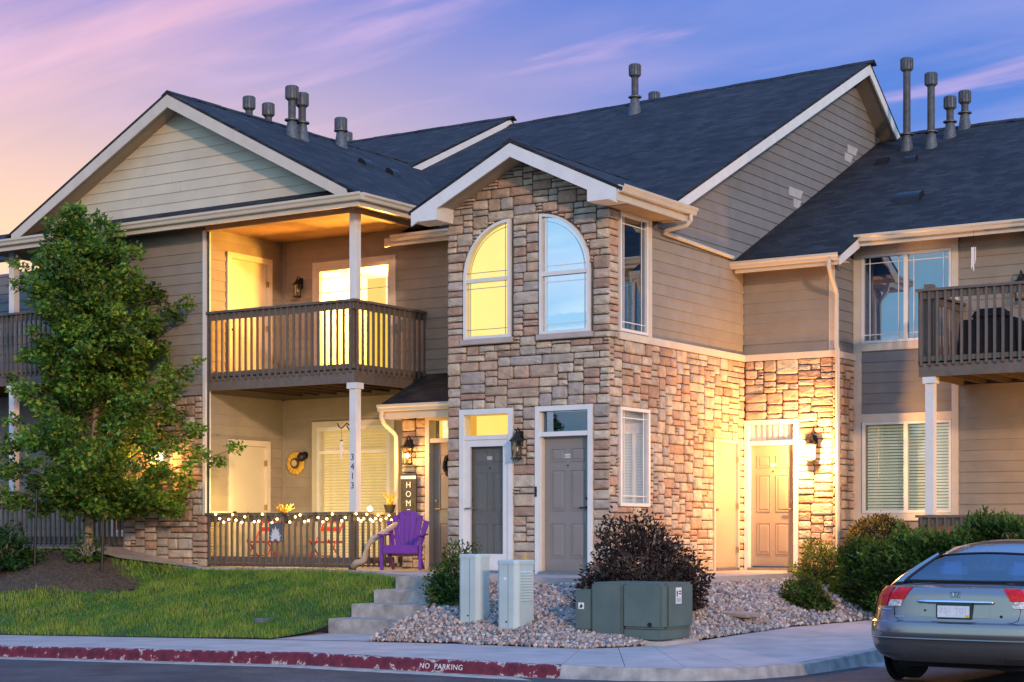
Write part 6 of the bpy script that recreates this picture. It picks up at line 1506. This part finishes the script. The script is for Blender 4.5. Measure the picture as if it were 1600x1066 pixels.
# cabin: pillars and roof
def gh(y, f, z): pass
RB = [(-.67, .55, 1.03), (.67, .55, 1.03)]; 
def rg(u, v):    # rear glass surface, u -1..1, v 0..1
    w0 = .665 + (.545 - .665) * v; y = .56 + (1.14 - .56) * v + .10 * u * u * (1 - .2 * v) - .05; z = 1.035 + (1.325 - 1.035) * (v ** .9) - .035 * u * u * v
    return Vector((u * w0, y, z))
gl_ = MB(); us = [-1 + 2 * i / 12 for i in range(13)]; vs_ = [i / 8 for i in range(9)]
gl_.add([rg(u, v) for v in vs_ for u in us], [(i * 13 + j, i * 13 + j + 1, (i + 1) * 13 + j + 1, (i + 1) * 13 + j) for i in range(8) for j in range(12)])
cpart(gl_, 'rear_window', 'glass_car', smooth=True, fix=False)
cb = MB()
rfy = [1.14, 1.22, 1.42, 1.8, 2.2, 2.45]; rfz = [1.34, 1.385, 1.435, 1.465, 1.455, 1.41]
V = []
for i, (y, z) in enumerate(zip(rfy, rfz)):
    for u in us:
        p = rg(u, 1.0); V.append(Vector((u * (.545 + .012 * min(i, 2)), (p.y + .012 if i == 0 else y + .05 * u * u * (1 if i < 2 else 0)), (p.z + .006 if i == 0 else z - .055 * u * u - .05 * abs(u) ** 6))))
cb.add(V, [(i * 13 + j, i * 13 + j + 1, (i + 1) * 13 + j + 1, (i + 1) * 13 + j) for i in range(len(rfy) - 1) for j in range(12)])
for s_ in (-1, 1):     # C pillars
    V = []
    for v in vs_:
        a = rg(s_, v); base = Vector((s_ * (.775 + (.59 - .775) * v ** 1.25), .50 + .84 * v, .985 + .345 * v ** .86)); mid = a.lerp(base, .5) + Vector((s_ * .012, -.025, .014)); V += [a + Vector((0, .004, -.002)), mid, base, base + Vector((s_ * -.01, .22, .0))]
    cb.add(V, [(i * 4 + j, i * 4 + j + 1, (i + 1) * 4 + j + 1, (i + 1) * 4 + j) for i in range(8) for j in range(3)])
    cb.tube([(s_ * .745, 3.1, .99), (s_ * .60, 2.5, 1.36), (s_ * .57, 2.2, 1.385), (s_ * .575, 1.62, 1.365)], .018, 6)
cpart(cb, 'cabin_roof', 'car_paint', autos=40)
for s_ in (-1, 1):
    mb = MB(); mb.add([(s_ * .765, .72, .985), (s_ * .765, 3.05, .985), (s_ * .605, 2.48, 1.35), (s_ * .59, 1.52, 1.34)], [(0, 1, 2, 3)]); cpart(mb, 'side_window', 'glass_car', fix=False)
mb = MB(); mb.add([(-.68, 3.15, 1.0), (.68, 3.15, 1.0), (.55, 2.46, 1.39), (-.55, 2.46, 1.39)], [(0, 1, 2, 3)]); cpart(mb, 'windscreen', 'glass_car', fix=False)
# black ceramic rim of the rear window
rim = MB(); rim.tube([rg(u, 0) + Vector((0, -.004, .004)) for u in us], .014, 5); rim.tube([rg(u, 1) + Vector((0, -.006, -.002)) for u in us], .012, 5)
for s_ in (-1, 1): rim.tube([rg(s_, v) + Vector((0, -.005, 0)) for v in vs_], .013, 5)
cpart(rim, 'window_seal', 'car_under')
# interior
mb = MB(); mb.wbox(-.68, .68, .70, 1.0, .85, .99); mb.wbox(-.66, .66, 1.0, 1.18, .5, 1.06); cpart(mb, 'rear_seat', 'black_soft', bevel=.03)
for x in (-.335, .335): mb = MB(); mb.wbox(x - .135, x + .135, .93, 1.03, 1.05, 1.235); cpart(mb, 'headrest', 'headrest', bevel=.06)
for x in (-.36, .36): mb = MB(); mb.wbox(x - .24, x + .24, 1.95, 2.1, .5, 1.12); cpart(mb, 'front_seat', 'black_soft', bevel=.05)
# under body
mb = MB(); mb.wbox(-.66, .66, .42, 4.1, .17, .30); cpart(mb, 'underbody', 'car_under')
# tail lamps
def patch(name, m, f0, f1, z0, z1, off, slant=0.0, nu=8, nv=6, th=.012, parent=None):
    mb = MB(); V = []
    for o_ in (off, -.01):
        for i in range(nv + 1):
            for j in range(nu + 1):
                z = z0 + (z1 - z0) * i / nv; f = f0 + (f1 - f0) * j / nu + slant * (z - z0) / (z1 - z0) * (1 - (j / nu if f0 < 0 else 0) * 0); V.append(rear_pt(max(-1, min(1, f)), z, o_))
    k = nu + 1; B = (nv + 1) * k; Fc = [(i * k + j, i * k + j + 1, (i + 1) * k + j + 1, (i + 1) * k + j) for i in range(nv) for j in range(nu)]
    Fc += [tuple(B + x for x in f[::-1]) for f in Fc]
    edge = [j for j in range(k)] + [i * k + nu for i in range(1, nv + 1)] + [nv * k + j for j in range(nu - 1, -1, -1)] + [i * k for i in range(nv - 1, 0, -1)]
    for a, b in zip(edge, edge[1:] + edge[:1]): Fc.append((a, b, B + b, B + a))
    mb.add(V, Fc); return cpart(mb, name, m, parent, autos=45)
for s_ in (-1, 1):
    A = lambda f: (min(s_ * f, s_ * f), s_ * f)[1]
    def pr(n, m, fa, fb, z0, z1, off, sl=0.0):
        a, b = sorted((s_ * fa, s_ * fb)); return patch(n, m, a, b, z0, z1, off, s_ * sl)
    tl = pr('tail_lamp', 'lamp_red', .80, 1.0, .795, .985, .013, .0)
    mb = MB(); V = []
    for o_ in (.010, -.01):
        for i in range(5):
            z = .795 + .19 * i / 4
            for j in range(5): y = rs(1, z) - .005 + .24 * j / 4; V.append((s_ * (wz(z) * wy(y) + o_ * (1 if j < 4 else .3)), y, z))
    Fq = [(i * 5 + j, i * 5 + j + 1, i * 5 + j + 6, i * 5 + j + 5) for i in range(4) for j in range(4)]; Fq += [tuple(25 + x for x in f_[::-1]) for f_ in Fq]
    mb.add(V, Fq); cpart(mb, 'lamp_side', 'lamp_red', tl, autos=40)
    pr('lamp_inner', 'lamp_red', .60, .79, .865, .985, .011, -.05)
    pr('reverse_lamp', 'lamp_clear', .62, .785, .795, .860, .012, -.02)
# trunk lid seam, plate recess, garnish, plate
def curve_on(pts, r, name, m, off=.003):
    mb = MB(); mb.tube([rear_pt(f, z, off) for f, z in pts], r, 5); return cpart(mb, name, m)
curve_on([(.58, .985), (.62, .86), (.70, .78), (.675, .68), (.62, .655), (0, .648), (-.62, .655), (-.675, .68), (-.70, .78), (-.62, .86), (-.58, .985)], .004, 'trunk_seam', 'car_under', -.001)
patch('plate_recess', 'car_paint', -.38, .38, .695, .835, .004)
mb = MB()
for f0, f1 in zip(FRS, FRS[1:]):
    if f0 < -.46 or f1 > .46: continue
mb.tube([rear_pt(f, .848, .018) for f in (-.43, -.41, -.3, -.15, 0, .15, .3, .41, .43)], [.006, .015, .019, .02, .02, .02, .019, .015, .006], 8); cpart(mb, 'trunk_handle', 'chrome', smooth=True)
yb_ = min(rs(0, .70), rs(0, .83)) - .02
fp = FR((0, yb_, 0), (1, 0, 0), (0, -1, 0))
mb = MB(); mb.box(fp, -.165, .165, .685, .838, -.015, .004); pf = cpart(mb, 'plate_frame', 'plate_green', bevel=.006)
mb = MB(); mb.box(fp, -.148, .148, .697, .812, .004, .0065); cpart(mb, 'plate', 'plate_face', pf)
mb = MB(); mb.box(fp, .112, .147, .698, .722, .0066, .0075); cpart(mb, 'plate_sticker', 'yellow_flag', pf)
# garbled embossed characters of the plate, as unreadable in the photograph: raised marks in the plate colour
mb = MB()
for i, x in enumerate((-.115, -.072, -.03, .03, .072, .112)):
    if i % 3 == 0: mb.box(fp, x - .013, x + .013, .785, .793, .0066, .008); mb.tube([fp.p(x + .011, .786, .0072), fp.p(x - .006, .735, .0072)], .003, 4)
    elif i % 3 == 1: ring(mb, fp, x - .014, x + .014, .738, .792, .005, .0066, .008)
    else: mb.box(fp, x - .003, x + .003, .738, .792, .0066, .008)
cpart(mb, 'plate_characters', 'plate_marks', pf)
# emblem: small chrome badge on the trunk edge, script badges
mb = MB(); yb2 = rs(0, .92) - .004; fe = FR((0, yb2, 0), (1, 0, 0), (0, -1, 0))
ring(mb, fe, -.045, .045, .895, .955, .006, -.004, .006); mb.tube([fe.p(-.022, .94, .003), fe.p(-.014, .908, .003)], .005, 5); mb.tube([fe.p(.022, .94, .003), fe.p(.014, .908, .003)], .005, 5); mb.tube([fe.p(-.017, .922, .003), fe.p(.017, .922, .003)], .004, 5); cpart(mb, 'emblem', 'chrome')
for (f, z, w_) in ((-.80, .755, .12), (.83, .745, .08), (-.62, .685, .09)):
    c_ = rear_pt(f, z, .004); mb = MB()
    for i in range(5):
        p = rear_pt(f + (i - 2) * w_ / 5 / .82, z, .004); mb.ball(p, .009, seg=5, rings=3, sc=(1.1, .4, 1.1 if i % 2 else 1.5))
    cpart(mb, 'script_badge', 'chrome')
mb = MB(); c_ = rear_pt(.50, .715, .0); mb.lathe(c_, [(.013, -.006), (.013, .01)], 12, axis='y'); cpart(mb, 'lock', 'car_under')
mb = MB(); c_ = rear_pt(-.33, .76, .004); mb.lathe(c_, [(.010, -.006), (.010, .01)], 10, axis='y'); cpart(mb, 'plate_lamp', 'car_under')
# bumper rub strip and lower lip
mb = MB(); mb.tube([rear_pt(f, .478, .006) for f in FRS], .010, 6); cpart(mb, 'bumper_strip', 'car_paint', smooth=True)
for s_ in (-1, 1):
    patch('splash_lip', 'car_paint', *sorted((s_ * .62, s_ * .99)), .262, .30, .012)
# wheels
for (x, y) in ((-.735, .93), (.735, .93), (-.735, 3.5), (.735, 3.5)):
    sg_ = 1 if x > 0 else -1
    mb = MB(); mb.lathe((x, y, .31), [(.20, -.095), (.28, -.10), (.305, -.075), (.308, 0), (.305, .075), (.28, .10), (.20, .095)], 28, axis='x'); ty_ = cpart(mb, 'tyre', 'rubber', autos=30)
    mb = MB(); mb.lathe((x, y, .31), [(.05, sg_ * .085), (.2, sg_ * .08), (.205, sg_ * .09), (.205, -sg_ * .09)], 20, axis='x'); cpart(mb, 'rim', 'steel', ty_, autos=30)
    mb = MB(); mb.lathe((sg_ * .86, y, .33), [(.36, -.012), (.36, .004)], 26, axis='x'); cpart(mb, 'wheel_arch_disc', 'car_under')  # flat black disc in place of the shaded wheel opening
